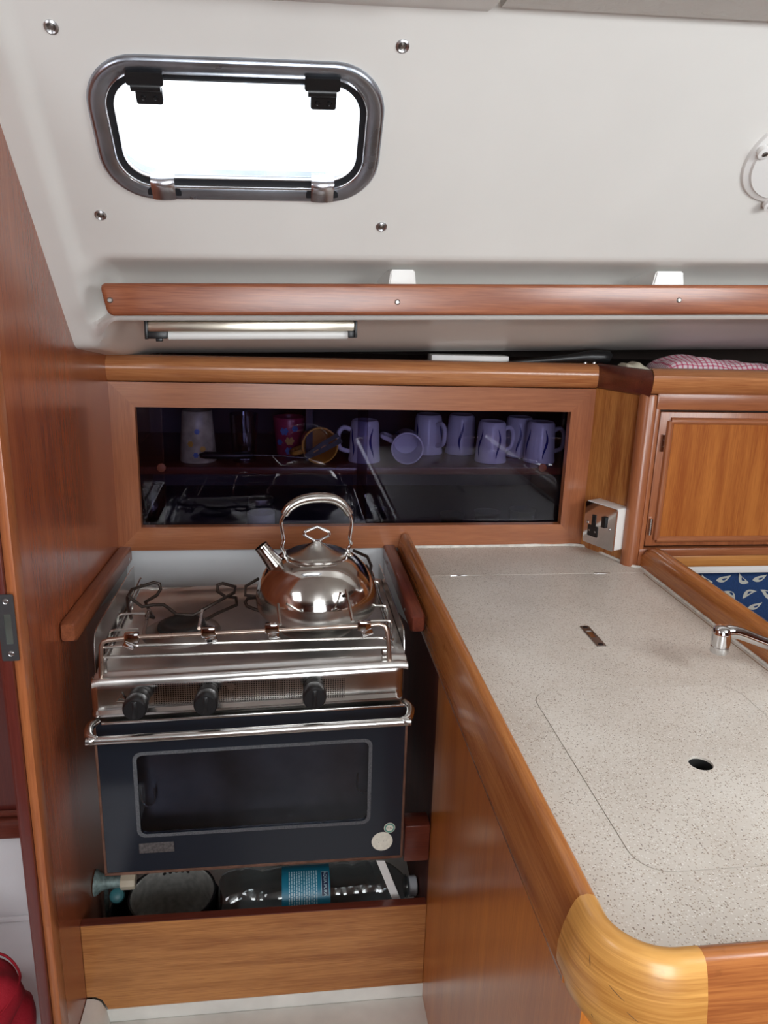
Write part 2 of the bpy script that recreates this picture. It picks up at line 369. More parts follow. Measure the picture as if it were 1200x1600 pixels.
def tube(bm, pts, r, seg=8, closed=False, cap=True):
    pts = [Vector(p) for p in pts]; n = len(pts); rs = r if isinstance(r, (list, tuple)) else [r]*n
    rings = []; prev = None
    for i, p in enumerate(pts):
        a = pts[(i-1) % n] if (closed or i > 0) else p; b = pts[(i+1) % n] if (closed or i < n-1) else p
        t = (b-a).normalized()
        if prev is None: u = t.orthogonal().normalized()
        else:
            u = prev-t*prev.dot(t)
            u = u.normalized() if u.length > 1e-6 else t.orthogonal().normalized()
        prev = u; v = t.cross(u)
        rings.append([bm.verts.new(p+(u*math.cos(2*PI*k/seg)+v*math.sin(2*PI*k/seg))*rs[i]) for k in range(seg)])
    m = n if closed else n-1
    for i in range(m):
        A, Bq = rings[i], rings[(i+1) % n]
        for k in range(seg): bm.faces.new((A[k], A[(k+1) % seg], Bq[(k+1) % seg], Bq[k]))
    if cap and not closed: bm.faces.new(rings[0][::-1]); bm.faces.new(rings[-1])
    return bm

def smooth_path(pts, n=6, closed=False):
    """Catmull-Rom through the points"""
    P = [Vector(p) for p in pts]; out = []; N_ = len(P)
    rng = range(N_ if closed else N_-1)
    for i in rng:
        p0 = P[(i-1) % N_] if closed or i > 0 else P[0]; p1 = P[i]; p2 = P[(i+1) % N_]; p3 = P[(i+2) % N_] if closed or i < N_-2 else P[-1]
        for k in range(n):
            t = k/n
            out.append(.5*((2*p1)+(p2-p0)*t+(2*p0-5*p1+4*p2-p3)*t*t+(3*p1-p0-3*p2+p3)*t**3))
    if not closed: out.append(P[-1])
    return out

def lathe(bm, prof, c=(0, 0, 0), seg=32, axis=(0, 0, 1), cap=True):
    """prof = (r, h) pairs turned about an axis through c"""
    ax = Vector(axis).normalized(); q = Vector((0, 0, 1)).rotation_difference(ax); c = Vector(c)
    rings = []
    for r, h in prof:
        if r < 1e-6: rings.append([bm.verts.new(c+q @ Vector((0, 0, h)))])
        else: rings.append([bm.verts.new(c+q @ Vector((r*math.cos(2*PI*k/seg), r*math.sin(2*PI*k/seg), h))) for k in range(seg)])
    for A, Bq in zip(rings, rings[1:]):
        for k in range(seg):
            k2 = (k+1) % seg
            if len(A) == 1 and len(Bq) == 1: continue
            if len(A) == 1: bm.faces.new((A[0], Bq[k2], Bq[k]))
            elif len(Bq) == 1: bm.faces.new((A[k], A[k2], Bq[0]))
            else: bm.faces.new((A[k], A[k2], Bq[k2], Bq[k]))
    if cap:
        for R_ in (rings[0], rings[-1]):
            if len(R_) > 2: bm.faces.new(R_)
    return bm

def rrect(cx, cy, hx, hy, r, n=8):
    out = []
    for sx, sy, a0 in ((1, 1, 0), (-1, 1, PI/2), (-1, -1, PI), (1, -1, 1.5*PI)):
        for k in range(n+1):
            a = a0+PI/2*k/n; out.append((cx+sx*(hx-r)+r*math.cos(a), cy+sy*(hy-r)+r*math.sin(a)))
    return out

def circ(cx, cy, r, n=24): return [(cx+r*math.cos(2*PI*k/n), cy+r*math.sin(2*PI*k/n)) for k in range(n)]

def plate(bm, outer, holes, fn, d0, d1):
    """flat plate with holes; fn(a, b, d) -> point of the place; d0 / d1 the two faces"""
    t = bmesh.new(); loops = []
    for lp in [outer]+list(holes):
        vs = [t.verts.new((a, b, 0)) for a, b in lp]; loops.append(len(vs))
        for i in range(len(vs)): t.edges.new((vs[i], vs[(i+1) % len(vs)]))
    bmesh.ops.triangle_fill(t, edges=list(t.edges), use_beauty=True, use_dissolve=False)
    t.verts.ensure_lookup_table(); idx = [[v.index for v in f.verts] for f in t.faces]; co = [v.co.copy() for v in t.verts]; t.free()
    A = [bm.verts.new(fn(c.x, c.y, d0)) for c in co]; Bv = [bm.verts.new(fn(c.x, c.y, d1)) for c in co]
    for f in idx:
        bm.faces.new([A[i] for i in f]); bm.faces.new([Bv[i] for i in f][::-1])
    s = 0
    for n in loops:
        for i in range(n):
            a, b = s+i, s+(i+1) % n; bm.faces.new((A[a], A[b], Bv[b], Bv[a]))
        s += n
    return bm

def loft(bm, rings, closed_ring=True, cap=True):
    R_ = [[bm.verts.new(p) for p in r] for r in rings]
    for A, Bq in zip(R_, R_[1:]):
        n = len(A); m = n if closed_ring else n-1
        for k in range(m): bm.faces.new((A[k], A[(k+1) % n], Bq[(k+1) % n], Bq[k]))
    if cap and closed_ring: bm.faces.new(R_[0]); bm.faces.new(R_[-1])
    return bm

def prism(bm, poly, fn, d0, d1): return plate(bm, poly, [], fn, d0, d1)

def XZ(a, b, d): return Vector((a, d, b))
def XY(a, b, d): return Vector((a, b, d))
def YZ(a, b, d): return Vector((d, a, b))

def text_mesh(bm, s, fn, size, d0=0, align='CENTER'):
    c = bpy.data.curves.new('lettering', 'FONT'); c.body = s; c.size = size; c.align_x = align; c.align_y = 'CENTER'; c.resolution_u = 2
    o = bpy.data.objects.new('lettering', c); COL.objects.link(o)
    dg = bpy.context.evaluated_depsgraph_get(); me = o.evaluated_get(dg).to_mesh()
    t = bmesh.new(); t.from_mesh(me); o.evaluated_get(dg).to_mesh_clear(); bpy.data.objects.remove(o); bpy.data.curves.remove(c)
    vm = [bm.verts.new(fn(v.co.x, v.co.y, d0)) for v in t.verts]
    t.verts.ensure_lookup_table()
    for f in t.faces: bm.faces.new([vm[v.index] for v in f.verts])
    t.free(); return bm

def screw_head(bm, c, axis, r=.004, h=.0015, slots=True):
    ax = Vector(axis).normalized()
    lathe(bm, [(0, h), (r*.55, h), (r*.62, h*.6), (r*.8, h*.9), (r, 0)], c, 14, ax, cap=False)
    return bm

# ================================================================== THE SETTING
XB = -.3228           # galley face of the left bulkhead
XP = .2318            # stove-side face of the counter unit
YC = 1.50             # front of the crockery cupboard
ZT = .9008            # worktop
RISE = .027           # the hull lining climbs towards the right (sheer)

# --- left bulkhead with its worn edge, door jamb and strike plate
wl = struct(obj('wall_left', plate(B(), [(.926, 0), (1.95, 0), (1.95, 1.288), (1.60, 1.272), (1.36, 1.300), (1.305, 1.3065), (1.286, 1.3125), (.99, 1.6255), (.926, 1.69)], [], lambda a, b, d: Vector((d, a, b)), XB-.0225, XB), 'w_bulk'), 'varnished mahogany bulkhead left of the stove')
obj('edge_strip', box(B(), XB-.010, XB+.0012, .9245, .953, 0, 1.664, .001), 'w_edge', wl)
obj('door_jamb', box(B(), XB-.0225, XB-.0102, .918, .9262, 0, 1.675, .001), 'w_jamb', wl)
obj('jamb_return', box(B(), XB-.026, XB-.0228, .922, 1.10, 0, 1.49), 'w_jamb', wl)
sp = obj('strike_plate', plate(B(), rrect(-.3335, .9975, .0100, .0435, .002, 3), [rrect(-.3325, .9960, .0042, .0195, .001, 2)], XZ, .9165, .9178), plain('grey_strike_plate', (.10, .10, .105), .4, .7), wl, label='grey metal strike plate')
obj('latch_recess', box(B(), -.3368, -.3282, .9172, .9179, .976, 1.016), steel('latch_recess_steel', (.30, .36, .33), .35), sp)
for zz in (1.032, .9635): obj('screw', screw_head(B(), (-.3325, .9165, zz), (0, -1, 0), .0038, .001), 'screw', sp)

# --- hull lining: flange against the bulkhead, panel with the porthole, trough shelf, underside
def panel_z(Y): return 1.309-1.06*(Y-1.286)+.0115
SV = Vector((0, -.6862, .7274)); SN = Vector((0, -.7274, -.6862))     # up the slant, into the cabin
def lin(u, v, d=0):
    """point of the slanted lining: u along the boat, v up the slant from the lip, d proud of it"""
    p = Vector((u, 1.168, 1.4455))+SV*v+SN*d
    p.z += RISE*(u+.25); return p
def flange_z(Y): return 1.309-1.06*(Y-1.286)
UY = [.90, .95, 1.0, 1.05, 1.10, 1.14]
MP = [(y, panel_z(y)) for y in UY]+[(1.168, 1.4455), (1.173, 1.4395), (1.181, 1.436), (1.20, 1.4325), (1.25, 1.4205), (1.275, 1.413), (1.285, 1.403), (1.285, 1.380), (1.27, 1.372), (1.22, 1.366), (1.208, 1.362), (1.204, 1.357), (1.209, 1.352), (1.225, 1.3505), (1.30, 1.348), (1.34, 1.343), (1.38, 1.334), (1.45, 1.309), (1.58, 1.277), (1.60, 1.276), (1.62, 1.285), (1.95, 1.29)]
FP = [(y, flange_z(y)) for y in UY]+[(1.168, 1.434), (1.175, 1.4266), (1.183, 1.4181), (1.192, 1.4086), (1.208, 1.3917), (1.222, 1.3768), (1.235, 1.363), (1.245, 1.3525), (1.252, 1.345), (1.259, 1.3376), (1.266, 1.330), (1.272, 1.3238), (1.278, 1.3175), (1.285, 1.311), (1.293, 1.3073), (1.305, 1.3045), (1.36, 1.298), (1.45, 1.287), (1.58, 1.27), (1.60, 1.27), (1.62, 1.285), (1.95, 1.29)]
def sst(a, b, x):
    t = max(0, min(1, (x-a)/(b-a))); return t*t*(3-2*t)
xs = [XB]+[-.318, -.306, -.298, -.294, -.290, -.286, -.282, -.278, -.274, -.270, -.266, -.262]
bm = B(); rings = []
def lining_ring(x):
    out = []
    for i, (a, b) in enumerate(zip(FP, MP)):
        t = sst(-.296, -.272, x) if i < 8 else sst(-.296, -.240, x)
        out.append(Vector((x, a[0]+(b[0]-a[0])*t, a[1]+(b[1]-a[1])*t+RISE*(x+.25))))
    return out
loft(bm, [lining_ring(x) for x in xs], closed_ring=False)
xs2 = [-.262, -.257, -.252, -.247, -.243, -.239]+[-.22+.06*i for i in range(43)]
loft(bm, [lining_ring(x)[5:] for x in xs2], closed_ring=False)
cab_l = [[Vector((x, a, b-.004)) for a, b in FP] for x in (-1.27, XB-.0226)]
struct(obj('wall_cabin_upper', loft(B(), cab_l, closed_ring=False), 'gel', smooth=40), 'white upper lining of the cabin left of the bulkhead')
wcu, wcv = -.0505, .1797
vtop = (1.168-.90)/.6862; vbot = (1.168-1.14)/.6862
plate(bm, [(-.262, vbot), (2.30, vbot), (2.30, vtop), (-.262, vtop)], [rrect(wcu, wcv, .1545, .0755, .046, 8)], lambda a, b, d: lin(a, b, d), 0, -.004)
bmesh.ops.remove_doubles(bm, verts=bm.verts, dist=1e-5)
wb = struct(obj('wall_back', bm, 'gel', smooth=40), 'white moulded hull lining with porthole')
# moulded pads that carry the rail
for (a, b, c, d) in ((.160, .196, .152, .204), (.578, .622, .566, .634)):
    bm = B()
    r0 = [(a, 1.425), (b, 1.425), (d, 1.36), (c, 1.36)]
    rings = []
    for Y, s in ((1.206, 0), (1.24, .002), (1.288, .010)):
        rings.append([Vector((x+(-s if i in (0, 3) else s), Y, z+RISE*(x+.25)+(s*.4 if i < 2 else 0))) for i, (x, z) in enumerate(r0)])
    loft(bm, rings); bmesh.ops.bevel(bm, geom=list(bm.edges), offset=.002, segments=2, affect='EDGES')
    obj('rail_pad', bm, 'gel', wb)
# screws in cup washers
for (px, py) in ((80, 42), (629, 72), (157, 336), (596, 354)):
    d = RT*((px-600)/F_PX)+DN*((py-800)/F_PX)+_f
    p0 = lin(0, 0); n = SN
    t = (p0-CAM).dot(n)/d.dot(n); p = CAM+d*t
    # follow the rise
    for _ in range(4):
        q = lin(p.x, 0); t = (q-CAM).dot(n)/d.dot(n); p = CAM+d*t
    cw = obj('cup_washer', lathe(B(), [(.0078, -.0005), (.0076, .0012), (.0058, .0024), (.0042, .0012)], p, 20, SN, cap=False), 'screw', wb)
    obj('screw', screw_head(B(), p+SN*.0006, SN, .0042, .0014), 'steel_d', cw)

# --- porthole
w1 = bpy.data.objects.new('window_1', None); COL.objects.link(w1); w1.location = lin(wcu, wcv); struct(w1, 'chrome framed opening porthole in the hull lining')
def ringplate(name, prof, mat, parent=w1, n=10):
    """prof: (half x, half y, radius, depth) loops joined one to the next"""
    bm = B(); loft(bm, [[lin(a, b, d) for a, b in rrect(wcu, wcv, hx, hy, r, n)] for hx, hy, r, d in prof], True, cap=False)
    return obj(name, bm, mat, parent, smooth=50)
ringplate('outer_frame', [(0.1725, 0.0923, 0.0620, -.001), (0.1720, 0.0918, 0.0615, .002), (0.1690, 0.0888, 0.0590, .0055), (0.1665, 0.0863, 0.0565, .0060), (0.1540, 0.0758, 0.0465, .0035), (0.1520, 0.0738, 0.0450, .002), (0.1520, 0.0738, 0.0450, -.035)], 'chrome_p')
ringplate('inner_rim', [(0.1530, 0.0748, 0.0458, .0025), (0.1515, 0.0733, 0.0445, .0050), (0.1500, 0.0718, 0.0432, .0030), (0.1500, 0.0718, 0.0432, -.010)], 'chrome')
gk = ringplate('gasket', [(0.1505, 0.0723, 0.0435, .0005), (0.1475, 0.0693, 0.0408, -.001), (0.1435, 0.0638, 0.0360, -.002), (0.1430, 0.0633, 0.0355, -.004), (0.1430, 0.0633, 0.0355, -.008)], 'rubber')
ringplate('lid_rim', [(0.1440, 0.0643, 0.0365, -.0020), (0.1431, 0.0634, 0.0357, -.0005), (0.1422, 0.0625, 0.0348, -.0020), (0.1422, 0.0625, 0.0348, -.006)], 'chrome')
obj('pane', plate(B(), rrect(wcu, wcv, .1435, .0638, .036, 10), [], lin, -.003, -.007), 'pane', w1)
for uc in (-.153, .046):       # hinges on top, black
    bm = B()
    plate(bm, rrect(uc, .2485, .0205, .0075, .003, 3), [], lin, .000, .0085)
    plate(bm, rrect(uc+.002, .2255, .0150, .0095, .003, 3), [], lin, -.0028, .003)
    tube(bm, [lin(uc-.0165, .2385, .0055), lin(uc+.0165, .2385, .0055)], .0052, 12)
    bmesh.ops.remove_doubles(bm, verts=bm.verts, dist=1e-6)
    h = obj('hinge', bm, 'black', w1, label='black porthole hinge')
    for s in (-.007, .007): obj('screw', screw_head(B(), lin(uc+.002+s, .224, .003), SN, .0032, .0012), 'black', h)
for uc in (-.150, .051):       # closing dogs below
    bm = B()
    prof = [(-.018, .010), (-.006, .0135), (.004, .0165), (.010, .015), (.013, .008), (.013, -.006)]
    rings = []
    for s in (-.0145, -.011, .0, .011, .0145):
        k = 1-.25*(abs(s)/.0145)**3
        rings.append([lin(uc+s, .111+a, b*k*.9+.002) for a, b in prof]+[lin(uc+s, .111-.018, .0)])
    loft(bm, rings, True); o = obj('latch', bm, 'latch', w1, smooth=60, label='chrome porthole latch')
    bm = B(); plate(bm, rrect(uc, .0995, .021, .0065, .005, 3), [], lin, .002, .0055); lathe(bm, [(.0, .012), (.004, .0115), (.005, .009)], lin(uc+.006, .095, -.003), 12, SN, cap=False)
    obj('latch_base', bm, 'rubber', o)

# --- round cover plate at the far right of the lining
pc = at(1190, 255, Y=1.03)
def lin_at(px, py):
    d = RT*((px-600)/F_PX)+DN*((py-800)/F_PX)+_f; p = lin(.5, 0)
    for _ in range(6):
        t = (p-CAM).dot(SN)/d.dot(SN); q = CAM+d*t; p = lin(q.x, 0)
    return q
ce = lin_at(1238, 248)
cv = thing('round_cover', 'round white cover plate with screws at right end of hull lining', 'cover', ce)
obj('cover_disc', lathe(B(), [(.067, -.004), (.0665, .001), (.064, .005), (.060, .0065), (.057, .0072), (.055, .0105), (.0, .0125)], ce, 48, SN), 'white_p', cv)
for (px, py) in ((1190, 231), (1199, 313)):
    p = lin_at(px, py); d = obj('screw_boss', lathe(B(), [(.0085, .006), (.0085, .0135), (.006, .0145), (.0, .0145)], p, 18, SN), 'white_p', cv); obj('screw', screw_head(B(), p+SN*.0142, SN, .0042, .0016), 'steel_d', d)

# --- deckhead: smooth moulding left, vinyl panel right
def zc(x): return 1.694+.022*(x+.2)
bm = B(); loft(bm, [[Vector((x, .965, zc(x)+.006)), Vector((x, .94, zc(x)-.004)), Vector((x, .90, zc(x)-.010)), Vector((x, .84, zc(x)-.012)), Vector((x, -1.7, zc(x)-.012)), Vector((x, -1.7, zc(x)+.05)), Vector((x, .965, zc(x)+.05))] for x in (-1.3, -.2, .1, .205, .214, .222)])
ce_ = struct(obj('ceiling', bm, 'gel', smooth=50), 'smooth white moulded deckhead')
bm = B(); box(bm, .222, 2.3, -1.7, .955, 1.712, 1.78); obj('deckhead_base', bm, 'gel', ce_)
bm = B(); loft(bm, [[Vector((x, .925, zc(x)+.0)), Vector((x, .918, zc(x)-.006)), Vector((x, -1.6, zc(x)-.006)), Vector((x, -1.6, zc(x)+.012)), Vector((x, .925, zc(x)+.012))] for x in (.232, .236, .8, 1.6, 2.2)])
obj('vinyl_panel', bm, 'vinyl', ce_, label='creased vinyl headlining panel')
bm = B(); plate(bm, rrect(.055, .845, .055, .02, .002, 2), [rrect(.055, .845, .052, .017, .002, 2)], XY, 1.682, 1.690); obj('moulded_frame', bm, 'gel', ce_)

# --- white wall behind the stove, floor mouldings, hull behind the lockers and the rest of the cabin
wg = struct(obj('wall_galley', box(B(), XB, XP, 1.515, 1.525, .2, .903), 'laminate'), 'white laminate wall behind the stove')
struct(obj('wall_hull', box(B(), -1.25, 2.3, 1.951, 1.99, 0, 1.37), 'dark_lining'))
fl = struct(obj('floor', box(B(), -1.25, 2.3, -1.7, 1.95, -.03, 0), 'w_floor'))
bm = B(); box(bm, XB+.002, XP+.3, 0.86, 1.049, .05, .2355, .004); box(bm, XB+.002, XP, 1.049, 1.515, .05, .26); box(bm, -.085, XP, 1.066, 1.515, .26, .3395)
fm = struct(obj('floor_moulding', bm, 'gel_floor'), 'white moulded cabin sole in front of the stove')
bm = B(); loft(bm, [[Vector((XB+.001, Y, .236)), Vector((XB+.034-k*.012, Y, .236)), Vector((XB+.030-k*.012, Y, .262)), Vector((XB+.022-k*.012, Y, .279)), Vector((XB+.012-k*.004, Y, .285)), Vector((XB+.001, Y, .286))] for Y, k in ((1.048, 0), (1.0, 0), (.97, .3), (.90, .8))])
obj('moulded_lip', bm, 'gel_floor', fm, smooth=60)
# left cabin seen past the jamb
struct(obj('floor_cabin', box(B(), -1.25, XB-.028, .3, 1.34, .15, .205), 'cabin_white'))
bm = B(); box(bm, -1.25, XB-.028, 1.322, 1.345, .205, .43)
tube(bm, [(-1.25, 1.318, .209), (XB-.03, 1.318, .209)], .006, 8)
struct(obj('wall_cabin', bm, 'cabin_white'), 'white lower lining of the cabin left of the bulkhead')
cl = thing('cabin_locker', 'dark mahogany locker front in cabin left of bulkhead edge', 'locker', (-.6, 1.33, .41))
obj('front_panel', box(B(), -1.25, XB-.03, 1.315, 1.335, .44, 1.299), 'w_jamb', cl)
obj('bottom_rail', box(B(), -1.25, XB-.03, 1.295, 1.316, .408, .448, .004), 'w_dark', cl)
obj('moulding', tube(B(), [(-1.25, 1.308, .455), (XB-.03, 1.308, .455)], .006, 8), 'w_dark', cl)
SIDE = [(-1.7, 0), (1.95, 0), (1.95, 1.288), (1.60, 1.272), (1.36, 1.300), (1.286, 1.3125), (.99, 1.6255), (.926, 1.69), (.90, 1.74), (-1.7, 1.74)]
struct(obj('wall_far_left', plate(B(), SIDE, [], YZ, -1.27, -1.25), 'w_bulk'))
struct(obj('wall_right', plate(B(), [(a, b+(.04 if b > 1 else 0)) for a, b in SIDE], [], YZ, 2.3, 2.32), 'w_bulk'))
bm = B(); plate(bm, [(-1.25, 0), (2.3, 0), (2.3, 1.72), (-1.25, 1.72)], [[(.1, .98), (.75, .98), (.75, 1.62), (.1, 1.62)]], XZ, -1.62, -1.65)
struct(obj('wall_front', bm, 'w_bulk'))

# ================================================================== SHELF RAIL AND LAMP
sr = thing('shelf_rail', 'long mahogany fiddle rail screwed under the porthole', 'rail', (.4, 1.19, 1.38))
bm = B(); rings = []
for x in [-.2535, -.2515, -.246]+[-.2+.1*i for i in range(16)]:
    e = {-.2535: .006, -.2515: .0025}.get(x, 0)
    sec = rrect(1.194, 0, .0105-e*.5, .0225-e, .0055, 4)
    sl = .010 if x < -.24 else 0
    rings.append([Vector((x+(-(b)*.20 if x < -.24 else 0), a, 1.3815+b+RISE*1.03*(x+.25))) for a, b in sec])
loft(bm, rings); obj('board', bm, 'w_rail', sr, smooth=50)
for (px, py) in ((172, 469), (621, 472), (1061, 469)):
    p = at(px, py, Y=1.1835); obj('screw', screw_head(B(), p, (0, -1, 0), .0042, .0012), 'steel_d', sr)

lp = thing('strip_lamp', 'slim aluminium strip lamp fixed beneath the mahogany shelf rail', 'lamp', (-.05, 1.27, 1.34))
def lz(x): return RISE*(x+.21)
def lamp_bar(x0, x1, y0, y1, z0, z1, bev=.002):
    bm = B(); box(bm, x0, x1, y0, y1, z0, z1, bev)
    for v in bm.verts: v.co.z += lz(v.co.x)
    return bm
bm = lamp_bar(-.207, .112, 1.255, 1.30, 1.334, 1.3495, .003); obj('housing', bm, 'alu', lp)
bm = B(); tube(bm, [(-.178, 1.276, 1.328+lz(-.178)), (.102, 1.276, 1.328+lz(.102))], .0075, 14); obj('diffuser', bm, 'diffuser', lp)
obj('end_cap', lamp_bar(-.211, -.206, 1.253, 1.302, 1.323, 1.351, .001), 'black', lp)
obj('end_cap', lamp_bar(.1115, .1155, 1.253, 1.302, 1.324, 1.351, .001), 'black', lp)
obj('switch_block', lamp_bar(-.207, -.178, 1.258, 1.296, 1.3235, 1.335, .0015), 'black', lp)
obj('switch', lamp_bar(-.196, -.186, 1.262, 1.272, 1.319, 1.325, .001), 'black', lp)
obj('end_block', lamp_bar(.102, .112, 1.260, 1.296, 1.3235, 1.335, .001), 'black', lp)

# ================================================================== CROCKERY CUPBOARD
cc = thing('crockery_cupboard', 'mahogany cupboard with smoked sliding glass above the stove', 'cupboard', (.15, YC, .9))
x0, x1, z0, z1 = XB, .6209, .900, 1.230
gx0, gx1, gz0, gz1 = -.2777, .573, .9475, 1.1835
def mitre(name, poly, mat):
    bm = B(); prism(bm, poly, XZ, YC, YC+.018)
    bmesh.ops.bevel(bm, geom=[e for e in bm.edges if all(abs(v.co.y-YC) < 1e-6 for v in e.verts) and len(e.link_faces) == 2 and e.calc_face_angle(0) > .5], offset=.0012, segments=2, affect='EDGES')
    obj(name, bm, mat, cc)
mitre('frame_rail', [(x0, z1), (x1, z1), (gx1, gz1), (gx0, gz1)], 'w_frame')
mitre('frame_rail', [(x0, z0), (gx0, gz0), (gx1, gz0), (x1, z0)], 'w_frame')
mitre('frame_stile', [(x0, z0), (gx0, gz0), (gx0, gz1), (x0, z1)], 'w_framez')
mitre('frame_stile', [(x1, z0), (gx1, gz0), (gx1, gz1), (x1, z1)], 'w_framez')
def cap_profile(y, zlo, zhi): # rounded moulding section, (y, z)
    return [(y+.03, zlo), (y+.002, zlo), (y-.004, zlo+.004), (y-.010, zlo+.012), (y-.013, zlo+.024), (y-.012, zlo+.034), (y-.007, zhi-.008), (y+.000, zhi-.003), (y+.008, zhi), (y+.03, zhi)]
pf = cap_profile(YC-.001, 1.2315, 1.2785)
bm = B(); loft(bm, [[Vector((x, a, b)) for a, b in pf] for x in (XB, 0, .3, .6205)]); obj('top_rail', bm, 'w_cap', cc, smooth=50)
bm = B(); box(bm, XB, .66, YC+.02, 1.945, 1.235, 1.258); obj('top_board', bm, 'w_dark', cc)
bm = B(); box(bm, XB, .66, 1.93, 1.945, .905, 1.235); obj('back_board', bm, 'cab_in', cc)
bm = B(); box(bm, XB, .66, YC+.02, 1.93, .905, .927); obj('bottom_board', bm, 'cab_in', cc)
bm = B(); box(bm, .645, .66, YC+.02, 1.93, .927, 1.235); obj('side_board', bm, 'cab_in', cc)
bm = B(); box(bm, XB, .645, YC+.038, 1.93, 1.045, 1.0605, .002); obj('shelf', bm, 'w_dark', cc)
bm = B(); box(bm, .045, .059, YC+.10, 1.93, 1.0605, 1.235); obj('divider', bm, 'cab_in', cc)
obj('glass_pane', box(B(), -.300, .165, YC+.0185, YC+.0215, .940, 1.192), 'tint', cc, smooth=0)
obj('glass_pane', box(B(), .145, .590, YC+.0235, YC+.0265, .940, 1.192), 'tint', cc, smooth=0)

# ================================================================== CORNER LOCKER (right)
rl = thing('corner_locker', 'teak locker with angled end panel and hinged door beside cupboard', 'locker', (.8, 1.38, .9))
pa, pb = Vector((.6209, 1.5, 0)), Vector((.6740, 1.3790, 0))
dirp = (pb-pa).normalized(); nrm = Vector((dirp.y, -dirp.x, 0))      # towards the stove side
if nrm.x > 0: nrm = -nrm
def PN(a, b, d): return pa+dirp*a+nrm*d+Vector((0, 0, b))
Lp = (pb-pa).length
obj('end_panel', prism(B(), [(0, ZT), (Lp, ZT), (Lp, 1.236), (0, 1.232)], PN, 0, -.015), 'w_teak', rl)
obj('corner_post', lathe(B(), [(.0185, ZT), (.0185, 1.232), (.017, 1.236)], (.6775, 1.3815, 0), 24), 'w_framez', rl, smooth=50)
YR = 1.364
# cap: dark angled piece then golden straight piece
def cap_sweep(pts, nrms, mat, name, parent, zlo=1.236, zhi=1.282):
    pr = cap_profile(0, zlo, zhi); bm = B()
    loft(bm, [[Vector((p.x-n.x*a, p.y-n.y*a, b)) for a, b in pr] for p, n in zip(pts, nrms)])
    return obj(name, bm, mat, parent, smooth=50)
c0 = Vector((.6209, 1.499, 0)); c1 = Vector((.668, YR-.002, 0)); nm0 = (Vector((0, -1, 0))+nrm).normalized()*1.06; nm1 = nm0
cap_sweep([c0, c1], [Vector((-.25, -1, 0)), Vector((-.25, -1, 0))], 'w_dark', 'cap_rail', rl, 1.232, 1.2795)
cap_sweep([c1+Vector((.001, 0, 0)), Vector((1.3, YR-.002, 0))], [Vector((-.25, -1, 0)), Vector((0, -1, 0))], 'w_cap', 'cap_rail', rl, 1.238, 1.283)
obj('frame_stile', box(B(), .684, .693, YR-.002, YR+.02, .90, 1.24, .002), 'w_framez', rl)
obj('frame_rail', box(B(), .684, 1.3, YR-.003, YR+.02, 1.209, 1.240, .003), 'w_frame', rl)
obj('frame_rail', box(B(), .684, 1.3, YR-.003, YR+.02, .9215, .938, .003), 'w_frame', rl)
obj('bottom_trim', box(B(), .690, 1.3, YR-.001, YR+.02, .8985, .9215, .002), 'w_trim', rl)
dr = obj('door', box(B(), .697, 1.25, YR+.004, YR+.018, .942, 1.2045, .0015), 'w_framez', rl)
def mould(pts):
    bm = B(); tube(bm, pts, .0065, 10); return bm
mx0, mx1, mz0, mz1 = .7175, 1.2, .9560, 1.188
for q in ([(mx0, YR+.003, mz0), (mx0, YR+.003, mz1)], [(mx0, YR+.003, mz1), (mx1, YR+.003, mz1)], [(mx0, YR+.003, mz0), (mx1, YR+.003, mz0)]):
    obj('moulding', mould(q), 'w_framez' if q[0][0] == q[1][0] else 'w_frame', dr)
obj('door_panel', box(B(), mx0+.004, mx1, YR+.0015, YR+.006, mz0+.004, mz1-.004), 'w_door', dr)
for (px, py) in ((1035.5, 692), (1016.5, 823)):
    p = at(px, py, Y=YR); bm = B()
    for k in range(3): tube(bm, [p+Vector((0, 0, -.0165+.011*k)), p+Vector((0, 0, -.0165+.011*k+.0104))], .0032, 10)
    obj('hinge', bm, 'chrome', dr)
bm = B(); box(bm, .66, 1.3, YR+.022, 1.945, 1.235, 1.258); obj('top_board', bm, 'dark_lining', rl)
bm = B(); box(bm, .70, 1.3, YR+.02, YR+.04, .905, 1.235); obj('carcass', bm, 'dark_lining', rl)
struct(obj('settee_base', box(B(), .74, 1.32, 1.37, 1.52, 0, .549, .004), 'white_p'))
struct(obj('trim_1', box(B(), .72, 1.3, YR+.004, 1.95, .882, .8985, .003), 'white_p'), 'white strip under the corner locker')

# --- socket on the angled panel
sk = thing('wall_socket', 'chrome and white mains socket on the angled teak panel', 'socket', PN(.072, .94, .02))
ax0, ax1, az0, az1 = .038, .1195, .9265, 1.0125
def pbox(a0, a1, b0, b1, d0, d1, r=.003, bev=.0012):
    bm = B(); prism(bm, rrect((a0+a1)/2, (b0+b1)/2, (a1-a0)/2, (b1-b0)/2, r, 4), PN, d0, d1); return bm
obj('back_box', pbox(ax0, ax1, az0+.002, az1+.001, 0, .0315), 'white_p', sk, smooth=30)
fp = obj('face_plate', pbox(ax0, ax1, az0+.001, az1, .0317, .0355, .004), 'chrome', sk)
lx = (ax0+ax1)/2
obj('socket_insert', pbox(lx-.0285, lx-.0025, .944, .966, .0356, .0370, .001), 'black', fp)
obj('socket_insert', pbox(lx-.0195, lx-.010, .966, .989, .0356, .0370, .001), 'black', fp)
for a, b in ((lx-.0235, .955), (lx-.008, .955)): obj('pin_hole', pbox(a-.0022, a+.0022, b-.0014, b+.0014, .0371, .0373, .0004), 'screw', fp)
obj('pin_hole', pbox(lx-.0165, lx-.013, .974, .985, .0371, .0373, .0004), 'dark', fp)
obj('rocker_switch', pbox(lx+.008, lx+.018, .970, .992, .0356, .0395, .001), 'black', fp)
for a in (lx-.031, lx+.027): obj('screw', screw_head(B(), PN(a, .9695, .0356), nrm, .0032, .001), 'screw', fp)

